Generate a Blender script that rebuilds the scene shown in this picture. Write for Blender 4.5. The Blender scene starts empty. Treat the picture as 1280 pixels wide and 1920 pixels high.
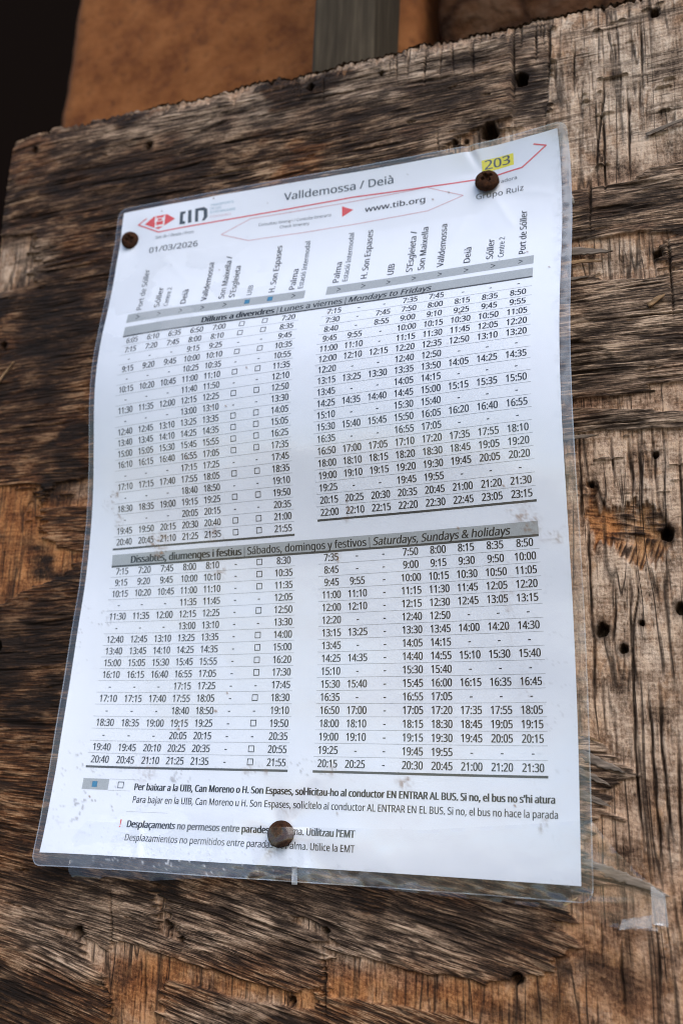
import bpy, math, random
import numpy as np
from mathutils import Matrix, Vector

# ------------------------------------------------------------------ camera, world, light
# Board frame: X right, Y up the board, Z out of its face, in millimetres.
BASE = 1.5                                   # height of the board's middle above the street, m
def world(X, Y, Z):
    return Vector((X / 1000, -Z / 1000, Y / 1000 + BASE))
def axis(v):
    return Vector((v[0], -v[2], v[1]))
sc = bpy.context.scene
col = sc.collection
cam_data = bpy.data.cameras.new('camera')
cam = bpy.data.objects.new('camera', cam_data)
col.objects.link(cam)
right, up, fwd = axis((0.93886, 0.03887, -0.34209)), axis((0.06392, 0.95665, 0.28413)), axis((-0.33830, 0.28862, -0.89568))
cam.matrix_world = Matrix.Translation(world(149.07, -127.66, 360.76)) @ Matrix((right, up, -fwd)).transposed().to_4x4()
cam_data.sensor_fit = 'VERTICAL'
cam_data.sensor_height = 36
cam_data.sensor_width = 24
cam_data.lens = 35.0
cam_data.clip_start = 0.02
cam_data.clip_end = 500
cam_data.dof.use_dof = True
cam_data.dof.focus_distance = 0.370
cam_data.dof.aperture_fstop = 9.0
cam_data.dof.aperture_blades = 9
sc.camera = cam

SUN_EL, SUN_ROT = math.radians(44), math.radians(146)
w = bpy.data.worlds.new('World')
sc.world = w
w.use_nodes = True
nt = w.node_tree
nt.nodes.clear()
out = nt.nodes.new('ShaderNodeOutputWorld')
bg = nt.nodes.new('ShaderNodeBackground')
sky = nt.nodes.new('ShaderNodeTexSky')
sky.sky_type = 'NISHITA'
sky.sun_disc = False
sky.sun_elevation = SUN_EL
sky.sun_rotation = SUN_ROT
sky.air_density = 1.0
sky.dust_density = 1.5
sky.ozone_density = 1.0
bg.inputs['Strength'].default_value = 0.13
nt.links.new(sky.outputs[0], bg.inputs['Color'])
nt.links.new(bg.outputs[0], out.inputs['Surface'])

sun_d = bpy.data.lights.new('sun', 'SUN')
sun_d.energy = 0.6
sun_d.angle = math.radians(45)
sun_d.color = (1.0, 0.975, 0.95)
sun = bpy.data.objects.new('sun', sun_d)
col.objects.link(sun)
sun_dir = Vector((math.sin(SUN_ROT) * math.cos(SUN_EL), math.cos(SUN_ROT) * math.cos(SUN_EL), math.sin(SUN_EL)))
sun.rotation_euler = sun_dir.to_track_quat('Z', 'Y').to_euler()
sun.location = (0, -3, 5)

sc.view_settings.view_transform = 'Standard'
sc.view_settings.look = 'None'
sc.view_settings.gamma = 1
sc.view_settings.exposure = 0.95
sc.view_settings.use_curve_mapping = False
sc.render.engine = 'CYCLES'
sc.cycles.use_denoising = True
sc.cycles.use_adaptive_sampling = False
sc.cycles.filter_width = 0.95
sc.cycles.max_bounces = 8
sc.cycles.transparent_max_bounces = 12

# ------------------------------------------------------------------ helpers
def tag(o, label=None, cat=None, group=None, kind=None):
    if label: o['label'] = label
    if cat: o['category'] = cat
    if group: o['group'] = group
    if kind: o['kind'] = kind
    return o
def empty(name, X, Y, Z):
    o = bpy.data.objects.new(name, None)
    o.empty_display_size = 0.01
    o.location = world(X, Y, Z)
    col.objects.link(o)
    return o
def build(name, verts, faces, mats, parent=None, origin=(0, 0, 0), midx=None, smooth=True):
    """verts in board millimetres -> one mesh object whose origin is the board point `origin`."""
    v = np.asarray(verts, float) - np.asarray(origin, float)
    v = np.stack([v[:, 0], -v[:, 2], v[:, 1]], 1) / 1000
    me = bpy.data.meshes.new(name)
    if isinstance(faces, np.ndarray):
        n = faces.shape[1]
        me.vertices.add(len(v)); me.vertices.foreach_set('co', v.astype(np.float32).ravel())
        me.loops.add(faces.size); me.loops.foreach_set('vertex_index', faces.astype(np.int32).ravel())
        me.polygons.add(len(faces))
        me.polygons.foreach_set('loop_start', np.arange(0, faces.size, n, dtype=np.int32))
        me.polygons.foreach_set('loop_total', np.full(len(faces), n, np.int32))
        me.update(calc_edges=True)
    else:
        me.from_pydata(v.tolist(), [], faces)
    for m in (mats if isinstance(mats, (list, tuple)) else [mats]): me.materials.append(m)
    if midx is not None: me.polygons.foreach_set('material_index', np.asarray(midx, np.int32))
    me.polygons.foreach_set('use_smooth', np.full(len(me.polygons), smooth, bool))
    me.update()
    o = bpy.data.objects.new(name, me)
    col.objects.link(o)
    if parent is None:
        o.location = world(*origin)
    else:
        o.parent = parent
        o.location = world(*origin) - parent.location
    return o
def attr(o, name, data):
    a = o.data.attributes.new(name, 'FLOAT_COLOR', 'POINT')
    d = np.ones((len(o.data.vertices), 4), np.float32)
    for k, c in enumerate(data): d[:len(c), k] = c
    a.data.foreach_set('color', d.ravel())

class Noise:
    def __init__(s, seed):
        r = np.random.RandomState(seed)
        s.p = np.tile(r.permutation(512), 3)
        t = r.rand(512) * 2 * np.pi
        s.g = np.stack([np.cos(t), np.sin(t)], 1).astype(np.float32)
    def __call__(s, x, y):
        x = np.asarray(x, np.float32); y = np.asarray(y, np.float32)
        xi = np.floor(x); yi = np.floor(y); fx = x - xi; fy = y - yi
        xi = xi.astype(np.int64) & 511; yi = yi.astype(np.int64) & 511
        def dot(a, b):
            g = s.g[s.p[s.p[(xi + a) & 511] + ((yi + b) & 511)]]
            return g[..., 0] * (fx - a) + g[..., 1] * (fy - b)
        u = fx * fx * fx * (fx * (fx * 6 - 15) + 10); v = fy * fy * fy * (fy * (fy * 6 - 15) + 10)
        a = dot(0, 0); b = dot(1, 0); c = dot(0, 1); d = dot(1, 1)
        return ((a + (b - a) * u) + ((c + (d - c) * u) - (a + (b - a) * u)) * v) * 1.5
def fbm(n, x, y, o=4):
    r = 0; a = 1.0
    for k in range(o):
        r = r + a * n(x * 2 ** k + 17.3 * k, y * 2 ** k + 5.1 * k); a *= .5
    return r
def sstep(a, b, x):
    t = np.clip((x - a) / (b - a), 0, 1)
    return t * t * (3 - 2 * t)
def seg_dist(x, y, pts):
    d = np.full(x.shape, 1e9, np.float32)
    for (ax, ay), (bx, by) in zip(pts[:-1], pts[1:]):
        dx, dy = bx - ax, by - ay
        t = np.clip(((x - ax) * dx + (y - ay) * dy) / (dx * dx + dy * dy + 1e-9), 0, 1)
        d = np.minimum(d, (x - ax - t * dx) ** 2 + (y - ay - t * dy) ** 2)
    return np.sqrt(d)
def poly_sd(x, y, pts):
    """signed distance to a closed outline, negative inside"""
    d = seg_dist(x, y, pts + pts[:1])
    ins = np.zeros(x.shape, bool)
    for (ax, ay), (bx, by) in zip(pts, pts[1:] + pts[:1]):
        if ay != by:
            ins ^= ((ay > y) != (by > y)) & (x < (bx - ax) * (y - ay) / (by - ay) + ax)
    return np.where(ins, -d, d)

class NT:
    """tiny node-tree builder"""
    def __init__(s, name):
        s.m = bpy.data.materials.new(name); s.m.use_nodes = True
        s.t = s.m.node_tree; s.t.nodes.clear()
        s.out = s.n('ShaderNodeOutputMaterial')
    def n(s, typ, **kw):
        nd = s.t.nodes.new(typ)
        for k, v in kw.items():
            if k in nd.inputs.keys():
                if hasattr(v, 'is_output'): s.t.links.new(v, nd.inputs[k])
                else: nd.inputs[k].default_value = v
            else: setattr(nd, k, v)
        return nd
    def link(s, a, b): s.t.links.new(a, b)
    def mix(s, f, a, b, mode='MIX'):
        nd = s.t.nodes.new('ShaderNodeMix'); nd.data_type = 'RGBA'; nd.blend_type = mode
        for k, v in ((0, f), (6, a), (7, b)):
            if hasattr(v, 'is_output'): s.link(v, nd.inputs[k])
            elif k: nd.inputs[k].default_value = (*v, 1) if len(v) == 3 else v
            else: nd.inputs[k].default_value = v
        return nd.outputs[2]
    def math(s, op, a, b=0.0, clamp=False):
        nd = s.t.nodes.new('ShaderNodeMath'); nd.operation = op; nd.use_clamp = clamp
        for k, v in ((0, a), (1, b)):
            if hasattr(v, 'is_output'): s.link(v, nd.inputs[k])
            else: nd.inputs[k].default_value = v
        return nd.outputs[0]
    def ramp(s, f, stops):
        nd = s.t.nodes.new('ShaderNodeValToRGB'); s.link(f, nd.inputs[0])
        e = nd.color_ramp.elements
        while len(e) < len(stops): e.new(0.5)
        for k, (p, c) in enumerate(stops):
            e[k].position = p; e[k].color = (*c, 1)
        return nd.outputs[0]
    def noise(s, vec, scale, detail=4, rough=.55, dist=0.0):
        return s.n('ShaderNodeTexNoise', Vector=vec, Scale=scale, Detail=detail, Roughness=rough, Distortion=dist).outputs[0]
    def coords(s, sx=1, sy=1, sz=1):
        tc = s.n('ShaderNodeTexCoord')
        mp = s.n('ShaderNodeMapping', Vector=tc.outputs['Object'])
        mp.inputs['Scale'].default_value = (sx, sy, sz)
        return mp.outputs[0]
    def done(s, sh):
        s.link(sh, s.out.inputs['Surface']); return s.m
def plain(name, c, rough=.8, spec=.3):
    t = NT(name)
    v = t.coords(1000, 1000, 1000)
    n = t.noise(v, .8, 4)
    a = t.mix(n, tuple(x * .88 for x in c), tuple(min(1, x * 1.1) for x in c))
    b = t.n('ShaderNodeBsdfPrincipled', Roughness=rough); b.inputs['Specular IOR Level'].default_value = spec
    t.link(a, b.inputs['Base Color'])
    return t.done(b.outputs[0])

# ------------------------------------------------------------------ weathered plywood board
TH = 19.0
EXPOSED = [
 [(101.0, 216.0), (157.6, 214.7), (181.4, 211.5), (175.0, 124.0), (152.6, 126.4), (141.4, 125.1), (134.1, 122.9), (132.9, 120.6), (120.4, 120.7), (107.6, 120.0), (92.7, 138.0), (76.9, 144.1), (58.2, 145.5), (53.3, 154.7), (77.0, 161.7), (97.5, 159.6), (98.4, 182.6)],
 [(102.7, 96.7), (115.4, 96.2), (123.7, 96.6), (131.9, 96.8), (138.2, 94.5), (144.8, 93.7), (141.6, 91.0), (141.1, 87.5), (141.3, 84.0), (144.9, 78.7), (140.9, 75.9), (117.8, 76.8), (116.9, 80.5), (102.3, 79.0)],
 [(101.1, 29.0), (121.0, 27.9), (131.7, 28.8), (133.8, 31.2), (147.0, 30.3), (168.0, 28.9), (167.2, 16.8), (146.3, 18.6), (126.6, 21.8), (101.0, 25.0)],
 [(60.0, 13.0), (102.7, 13.4), (114.6, 14.2), (145.1, 12.4), (147.0, 14.3), (167.0, 14.4), (150.5, -211.2), (69.4, -221.4), (69.5, -195.6), (60.4, -191.7), (35.9, -190.7), (20.2, -189.3), (14.6, -190.1), (13.5, -174.6), (19.6, -175.0), (42.3, -178.9), (62.1, -180.0), (68.2, -182.3), (84.7, -178.1), (92.7, -175.3), (94.5, -170.7), (100.7, -166.5), (98.2, -162.3), (98.4, -154.9), (107.3, -148.0), (119.3, -146.9), (132.2, -150.1), (129.4, -147.6), (105.8, -140.5), (108.4, -125.5), (116.7, -127.1), (110.8, -122.3), (116.2, -119.3), (113.7, -115.9), (121.7, -112.1), (121.0, -108.7), (109.8, -100.8), (100.0, -98.0), (60.0, -97.0)],
 [(-74.5, -178.3), (-64.9, -179.3), (-50.8, -181.5), (-39.2, -183.9), (-23.6, -186.5), (-8.5, -188.4), (2.0, -189.9), (11.2, -187.0), (12.4, -193.8), (4.3, -195.4), (-14.4, -194.6), (-34.2, -191.1), (-49.9, -189.7), (-51.3, -194.4), (-48.4, -204.9), (-45.2, -235.8), (-66.0, -238.4), (-70.5, -207.1), (-73.5, -200.1), (-77.2, -194.9), (-79.2, -188.5), (-85.8, -184.3), (-89.1, -181.1), (-100.3, -177.1), (-101.0, -175.8), (-89.4, -175.5), (-87.4, -178.1), (-77.6, -182.7)],
 [(-177.5, 12.5), (-139.5, 13.0), (-136.0, 9.3), (-132.9, -1.7), (-132.0, -8.1), (-129.6, -14.5), (-124.8, -17.7), (-110.2, -21.5), (-99.1, -22.1), (-99.3, -25.0), (-109.6, -25.9), (-119.8, -32.7), (-125.3, -33.9), (-130.6, -36.1), (-136.5, -38.8), (-141.4, -40.6), (-149.6, -43.2), (-167.2, -44.4)],
 [(-130.6, 12.3), (-105.0, 13.3), (-103.3, 0.1), (-133.2, 0.4)],
 [(-192.6, 152.7), (-158.8, 149.1), (-160.9, 141.8), (-154.5, 131.5), (-159.9, 124.8), (-154.2, 119.4), (-170.0, 117.4), (-186.5, 117.8)],
 [(-59.5, -160.4), (-55.3, -160.1), (-50.2, -169.3), (-43.5, -175.0), (-45.5, -177.4), (-53.8, -174.7)],
 [(-0.5, -165.0), (5.8, -164.9), (14.2, -168.4), (15.2, -176.3), (11.5, -176.5), (9.1, -169.7), (0.2, -166.4)],
]
GROOVE = [(84.5, 214.3), (101.0, 215.4), (99.7, 176.7), (97.5, 156.9), (83.9, 157.4), (83.6, 180.8)]
KNOT = [(108.3, -18.2), (109.8, -13.8), (110.1, -4.4), (112.0, -5.6), (112.5, -13.9), (114.0, -16.1), (119.3, -16.5), (123.1, -15.3), (128.8, -14.3), (134.6, -16.5), (138.5, -22.8), (139.9, -27.9), (138.0, -31.7), (136.0, -35.5), (132.2, -39.2), (125.8, -39.5), (121.4, -34.8), (118.8, -30.6), (114.1, -29.4), (111.1, -32.2), (110.5, -23.1)]
STAIN = [(-110.9, 169.3, 54.7, 19.1, 0.75), (-69.0, 169.7, 21.2, 8.7, 0.9), (-140.6, 91.0, 25.4, 38.5, 0.9), (-124.3, 105.9, 21.9, 17.9, 0.6), (-146.7, 49.7, 24.9, 28.2, 0.6), (-125.5, 17.1, 13.3, 13.3, 0.9), (-129.7, -60.6, 36.6, 16.7, 0.9), (-142.3, -69.8, 17.1, 14.3, 1), (-108.8, -90.5, 18.7, 22.5, 0.5), (-104.5, -157.1, 22.8, 8.1, 0.7), (-107.1, -207.0, 22.1, 11.2, 0.6), (-48.8, -154.9, 46.2, 5.8, 0.4), (35.0, -159.0, 51.5, 7.0, 0.65), (75.0, -168.2, 23.7, 8.3, 0.45), (130.5, 112.4, 20.8, 6.9, 0.55), (45.7, 178.9, 28.1, 11.5, 0.55), (53.4, 146.5, 29.4, 16.4, 0.3), (-5.7, 179.5, 41.6, 11.9, 0.5), (113.2, -174.8, 11.8, 9.5, 0.5), (88.8, 180.9, 4.8, 16.7, 0.7), (121.4, 36.6, 17.8, 11.1, 0.25), (3.0, -171.9, 12.5, 7.1, 0.5), (123.0, -140.1, 10.2, 10.0, 0.2), (-161.9, 148.1, 20.5, 9.7, 0.3), (-121.2, 128.9, 19.0, 18.3, 0.5)]
WARM = [(-144.4, -3.5, 38.9, 23.6, 1), (-149.8, 31.0, 30.9, 16.5, 0.6), (-61.2, -191.6, 25.3, 12.8, 1), (-8.5, -188.8, 29.4, 5.2, 0.8), (43.4, -183.3, 38.3, 7.5, 1), (114.5, -140.6, 20.7, 37.0, 0.6), (113.3, -23.2, 5.7, 10.2, 1), (117.0, 25.7, 17.8, 4.4, 1), (-117.4, -140.3, 15.7, 25.2, 0.6), (120.3, -84.3, 14.3, 16.5, 0.3), (116.2, 121.5, 15.1, 6.3, 0.7), (-112.9, -201.9, 22.4, 11.4, 0.7), (118.5, -166.4, 15.1, 16.0, 0.6), (113.0, -178.0, 15.1, 9.5, 0.9), (-150.2, 72.4, 38.2, 23.3, 0.4), (-109.8, -83.8, 16.1, 27.2, 0.4), (139.9, -47.3, 5.3, 7.6, 0.6), (83.7, -185.4, 14.1, 9.6, 0.5), (105.1, -162.6, 8.6, 6.5, 0.8)]
BLEACH = [(136.9, 162.0, 23.7, 36.5, 0.75), (134.9, -3.3, 13.0, 12.3, 0.8), (137.1, -66.1, 10.5, 22.3, 0.7), (125.3, 86.7, 16.4, 9.5, 0.8), (-34.8, 207.7, 71.1, 6.9, 0.5), (109.8, -15.8, 2.7, 24.8, 0.5), (-107.4, -172.3, 22.7, 7.9, 0.45), (-16.2, -169.7, 34.5, 7.3, 0.35), (-169.4, 134.0, 17.1, 17.6, 0.8), (117.3, -113.0, 7.0, 5.3, 0.3), (118.1, 2.3, 9.7, 12.6, 0.4), (79.2, 149.0, 21.2, 13.4, 0.5), (127.5, -42.9, 9.1, 7.8, 0.7), (132.3, -89.8, 8.7, 14.4, 0.4), (-102.9, -168.0, 15.0, 7.9, 0.3), (-119.8, 7.6, 11.6, 5.2, 0.5), (132.9, -142.9, 6.6, 24.6, 0.3), (138.3, 25.9, 9.5, 4.3, 0.5)]
HOLES = [(-168.2, 200.3, 1.8), (-97.9, 187.4, 2.1), (-11.6, 201.0, 1.8), (144.3, 200.6, 2.0), (139.8, 85.4, 1.7), (73.4, 157.6, 4.1), (87.8, 181.7, 3.1), (58.6, 154.9, 1.2), (63.6, 154.6, 1.0), (137.4, -27.1, 2.4), (113.3, -61.9, 2.4), (120.5, -68.7, 1.6), (140.7, -54.9, 2.1), (127.1, -59.6, 0.9), (-90.0, -176.6, 2.0), (-51.5, -170.4, 1.1), (-50.4, -171.8, 0.9), (-44.7, -175.9, 1.1), (1.1, -192.8, 1.4), (81.7, -178.5, 2.0), (-169.5, 86.9, 2.0), (23.7, 199.8, 1.1), (13.2, -168.7, 1.2), (134.9, 3.0, 1.1), (-147.5, -63.1, 2.3), (111.4, -6.6, 0.8)]
CRACKS=[
 [(107.3, 13.0), (107.2, -5.2), (107.5, -25.9)],
 [(118.9, 14.0), (119.4, 2.2), (119.5, -11.4)],
 [(125.3, 13.3), (125.7, -0.4), (126.6, -13.9)],
 [(128.7, 13.0), (128.9, -0.7), (129.4, -13.5)],
 [(134.2, 12.5), (134.4, -3.2), (134.5, -16.5)],
 [(143.2, 6.4), (143.0, -8.0), (142.7, -31.9), (143.2, -51.2)],
 [(125.8, -39.9), (126.5, -48.7), (124.2, -60.1), (123.0, -78.8), (123.0, -111.5), (124.2, -137.5)],
 [(123.6, -39.8), (123.2, -65.8), (124.2, -84.3)],
 [(128.1, -79.8), (128.9, -117.6), (129.9, -146.5)],
 [(112.4, -76.5), (113.2, -100.5)],
 [(118.3, -42.5), (118.1, -56.1), (116.4, -72.2)],
 [(115.7, -160.7), (115.5, -173.6), (116.5, -189.3)],
 [(109.7, -155.3), (109.5, -173.5)],
 [(127.5, -161.4), (127.0, -180.9)],
 [(110.9, 198.9), (109.8, 166.1)],
 [(122.3, 173.7), (122.2, 164.3), (118.5, 140.2), (117.4, 125.1)],
 [(131.2, 168.8), (131.7, 155.4), (130.8, 119.8)],
 [(84.7, 210.5), (84.2, 169.6)],
 [(100.9, 213.7), (99.5, 176.8)],
 [(56.5, 213.4), (57.9, 190.2)],
 [(65.1, 211.0), (66.1, 191.0)],
 [(45.2, 212.6), (46.2, 196.1)],
 [(30.4, 210.6), (31.4, 191.1)],
 [(132.2, 95.8), (131.6, 76.2)],
 [(138.0, 94.0), (138.3, 75.1)],
 [(121.0, 92.2), (120.9, 77.5)],
 [(126.6, 93.7), (126.2, 77.1)],
 [(-77.9, -158.6), (-76.5, -166.3), (-74.6, -179.6), (-73.8, -188.1)],
 [(-60.7, -179.5), (-58.0, -207.7)],
 [(-78.9, -187.5), (-77.2, -194.9), (-73.1, -199.1), (-72.4, -209.1)],
 [(12.2, -173.9), (13.4, -186.8), (15.0, -199.4)],
 [(109.7, -17.9), (109.6, -50.0), (110.0, -65.5)],
 [(143.9, 95.3), (144.1, 56.0)],
 [(68.8, 159.5), (69.2, 145.8)],
 [(50.8, 163.6), (51.4, 149.6)],
 [(131.5, -78.9), (131.7, -102.2), (133.6, -136.2)],
 [(72.7, -179.9), (73.0, -193.6)],
 [(87.3, -180.2), (87.7, -192.2)],
]
KNOT = [(108.3, -18.2), (109.8, -13.8), (110.1, -4.4), (112.0, -5.6), (112.5, -13.9), (114.0, -16.1), (119.3, -16.5), (123.1, -15.3), (128.8, -14.3), (134.6, -16.5), (138.5, -22.8), (139.9, -27.9), (138.0, -31.7), (136.0, -35.5), (132.2, -39.2), (125.8, -39.5), (121.4, -34.8), (118.8, -30.6), (114.1, -29.4), (111.1, -32.2), (110.5, -23.1)]
STAIN = [(-110.9, 169.3, 54.7, 19.1, 0.75), (-69.0, 169.7, 21.2, 8.7, 0.9), (-140.6, 91.0, 25.4, 38.5, 0.9), (-124.3, 105.9, 21.9, 17.9, 0.6), (-146.7, 49.7, 24.9, 28.2, 0.6), (-125.5, 17.1, 13.3, 13.3, 0.9), (-129.7, -60.6, 36.6, 16.7, 0.9), (-142.3, -69.8, 17.1, 14.3, 1), (-108.8, -90.5, 18.7, 22.5, 0.5), (-104.5, -157.1, 22.8, 8.1, 0.7), (-107.1, -207.0, 22.1, 11.2, 0.6), (-48.8, -154.9, 46.2, 5.8, 0.4), (35.0, -159.0, 51.5, 7.0, 0.65), (75.0, -168.2, 23.7, 8.3, 0.45), (130.5, 112.4, 20.8, 6.9, 0.55), (45.7, 178.9, 28.1, 11.5, 0.55), (53.4, 146.5, 29.4, 16.4, 0.3), (-5.7, 179.5, 41.6, 11.9, 0.5), (113.2, -174.8, 11.8, 9.5, 0.5), (88.8, 180.9, 4.8, 16.7, 0.7), (121.4, 36.6, 17.8, 11.1, 0.25), (3.0, -171.9, 12.5, 7.1, 0.5), (123.0, -140.1, 10.2, 10.0, 0.2), (-161.9, 148.1, 20.5, 9.7, 0.3), (-121.2, 128.9, 19.0, 18.3, 0.5)]
WARM = [(-144.4, -3.5, 38.9, 23.6, 1), (-149.8, 31.0, 30.9, 16.5, 0.6), (-61.2, -191.6, 25.3, 12.8, 1), (-8.5, -188.8, 29.4, 5.2, 0.8), (43.4, -183.3, 38.3, 7.5, 1), (114.5, -140.6, 20.7, 37.0, 0.6), (113.3, -23.2, 5.7, 10.2, 1), (117.0, 25.7, 17.8, 4.4, 1), (-117.4, -140.3, 15.7, 25.2, 0.6), (120.3, -84.3, 14.3, 16.5, 0.3), (116.2, 121.5, 15.1, 6.3, 0.7), (-112.9, -201.9, 22.4, 11.4, 0.7), (118.5, -166.4, 15.1, 16.0, 0.6), (113.0, -178.0, 15.1, 9.5, 0.9), (-150.2, 72.4, 38.2, 23.3, 0.4), (-109.8, -83.8, 16.1, 27.2, 0.4), (139.9, -47.3, 5.3, 7.6, 0.6), (83.7, -185.4, 14.1, 9.6, 0.5), (105.1, -162.6, 8.6, 6.5, 0.8)]
BLEACH = [(136.9, 162.0, 23.7, 36.5, 0.75), (134.9, -3.3, 13.0, 12.3, 0.8), (137.1, -66.1, 10.5, 22.3, 0.7), (125.3, 86.7, 16.4, 9.5, 0.8), (-34.8, 207.7, 71.1, 6.9, 0.5), (109.8, -15.8, 2.7, 24.8, 0.5), (-107.4, -172.3, 22.7, 7.9, 0.45), (-16.2, -169.7, 34.5, 7.3, 0.35), (-169.4, 134.0, 17.1, 17.6, 0.8), (117.3, -113.0, 7.0, 5.3, 0.3), (118.1, 2.3, 9.7, 12.6, 0.4), (79.2, 149.0, 21.2, 13.4, 0.5), (127.5, -42.9, 9.1, 7.8, 0.7), (132.3, -89.8, 8.7, 14.4, 0.4), (-102.9, -168.0, 15.0, 7.9, 0.3), (-119.8, 7.6, 11.6, 5.2, 0.5), (132.9, -142.9, 6.6, 24.6, 0.3), (138.3, 25.9, 9.5, 4.3, 0.5)]
HOLES = [(-168.2, 200.3, 1.8), (-97.9, 187.4, 2.1), (-11.6, 201.0, 1.8), (144.3, 200.6, 2.0), (139.8, 85.4, 1.7), (73.4, 157.6, 4.1), (87.8, 181.7, 3.1), (58.6, 154.9, 1.2), (63.6, 154.6, 1.0), (137.4, -27.1, 2.4), (113.3, -61.9, 2.4), (120.5, -68.7, 1.6), (140.7, -54.9, 2.1), (127.1, -59.6, 0.9), (-90.0, -176.6, 2.0), (-51.5, -170.4, 1.1), (-50.4, -171.8, 0.9), (-44.7, -175.9, 1.1), (1.1, -192.8, 1.4), (81.7, -178.5, 2.0), (-169.5, 86.9, 2.0), (23.7, 199.8, 1.1), (13.2, -168.7, 1.2), (134.9, 3.0, 1.1), (-147.5, -63.1, 2.3), (111.4, -6.6, 0.8)]
CRACKS=[
 [(107.3, 13.0), (107.2, -5.2), (107.5, -25.9)],
 [(118.9, 14.0), (119.4, 2.2), (119.5, -11.4)],
 [(125.3, 13.3), (125.7, -0.4), (126.6, -13.9)],
 [(128.7, 13.0), (128.9, -0.7), (129.4, -13.5)],
 [(134.2, 12.5), (134.4, -3.2), (134.5, -16.5)],
 [(143.2, 6.4), (143.0, -8.0), (142.7, -31.9), (143.2, -51.2)],
 [(125.8, -39.9), (126.5, -48.7), (124.2, -60.1), (123.0, -78.8), (123.0, -111.5), (124.2, -137.5)],
 [(123.6, -39.8), (123.2, -65.8), (124.2, -84.3)],
 [(128.1, -79.8), (128.9, -117.6), (129.9, -146.5)],
 [(112.4, -76.5), (113.2, -100.5)],
 [(118.3, -42.5), (118.1, -56.1), (116.4, -72.2)],
 [(115.7, -160.7), (115.5, -173.6), (116.5, -189.3)],
 [(109.7, -155.3), (109.5, -173.5)],
 [(127.5, -161.4), (127.0, -180.9)],
 [(110.9, 198.9), (109.8, 166.1)],
 [(122.3, 173.7), (122.2, 164.3), (118.5, 140.2), (117.4, 125.1)],
 [(131.2, 168.8), (131.7, 155.4), (130.8, 119.8)],
 [(84.7, 210.5), (84.2, 169.6)],
 [(100.9, 213.7), (99.5, 176.8)],
 [(56.5, 213.4), (57.9, 190.2)],
 [(65.1, 211.0), (66.1, 191.0)],
 [(45.2, 212.6), (46.2, 196.1)],
 [(30.4, 210.6), (31.4, 191.1)],
 [(132.2, 95.8), (131.6, 76.2)],
 [(138.0, 94.0), (138.3, 75.1)],
 [(121.0, 92.2), (120.9, 77.5)],
 [(126.6, 93.7), (126.2, 77.1)],
 [(-77.9, -158.6), (-76.5, -166.3), (-74.6, -179.6), (-73.8, -188.1)],
 [(-60.7, -179.5), (-58.0, -207.7)],
 [(-78.9, -187.5), (-77.2, -194.9), (-73.1, -199.1), (-72.4, -209.1)],
 [(12.2, -173.9), (13.4, -186.8), (15.0, -199.4)],
 [(109.7, -17.9), (109.6, -50.0), (110.0, -65.5)],
 [(143.9, 95.3), (144.1, 56.0)],
 [(68.8, 159.5), (69.2, 145.8)],
 [(50.8, 163.6), (51.4, 149.6)],
 [(131.5, -78.9), (131.7, -102.2), (133.6, -136.2)],
 [(72.7, -179.9), (73.0, -193.6)],
 [(87.3, -180.2), (87.7, -192.2)],
]
STAIN = [(-110.9, 169.3, 54.7, 19.1, 0.75), (-69.0, 169.7, 21.2, 8.7, 0.9), (-140.6, 91.0, 25.4, 38.5, 0.9), (-124.3, 105.9, 21.9, 17.9, 0.6), (-146.7, 49.7, 24.9, 28.2, 0.6), (-125.5, 17.1, 13.3, 13.3, 0.9), (-129.7, -60.6, 36.6, 16.7, 0.9), (-142.3, -69.8, 17.1, 14.3, 1), (-108.8, -90.5, 18.7, 22.5, 0.5), (-104.5, -157.1, 22.8, 8.1, 0.7), (-107.1, -207.0, 22.1, 11.2, 0.6), (-48.8, -154.9, 46.2, 5.8, 0.4), (35.0, -159.0, 51.5, 7.0, 0.65), (75.0, -168.2, 23.7, 8.3, 0.45), (130.5, 112.4, 20.8, 6.9, 0.55), (45.7, 178.9, 28.1, 11.5, 0.55), (53.4, 146.5, 29.4, 16.4, 0.3), (-5.7, 179.5, 41.6, 11.9, 0.5), (113.2, -174.8, 11.8, 9.5, 0.5), (88.8, 180.9, 4.8, 16.7, 0.7), (121.4, 36.6, 17.8, 11.1, 0.25), (3.0, -171.9, 12.5, 7.1, 0.5), (123.0, -140.1, 10.2, 10.0, 0.2), (-161.9, 148.1, 20.5, 9.7, 0.3), (-121.2, 128.9, 19.0, 18.3, 0.5)]
WARM = [(-144.4, -3.5, 38.9, 23.6, 1), (-149.8, 31.0, 30.9, 16.5, 0.6), (-61.2, -191.6, 25.3, 12.8, 1), (-8.5, -188.8, 29.4, 5.2, 0.8), (43.4, -183.3, 38.3, 7.5, 1), (114.5, -140.6, 20.7, 37.0, 0.6), (113.3, -23.2, 5.7, 10.2, 1), (117.0, 25.7, 17.8, 4.4, 1), (-117.4, -140.3, 15.7, 25.2, 0.6), (120.3, -84.3, 14.3, 16.5, 0.3), (116.2, 121.5, 15.1, 6.3, 0.7), (-112.9, -201.9, 22.4, 11.4, 0.7), (118.5, -166.4, 15.1, 16.0, 0.6), (113.0, -178.0, 15.1, 9.5, 0.9), (-150.2, 72.4, 38.2, 23.3, 0.4), (-109.8, -83.8, 16.1, 27.2, 0.4), (139.9, -47.3, 5.3, 7.6, 0.6), (83.7, -185.4, 14.1, 9.6, 0.5), (105.1, -162.6, 8.6, 6.5, 0.8)]
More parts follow.
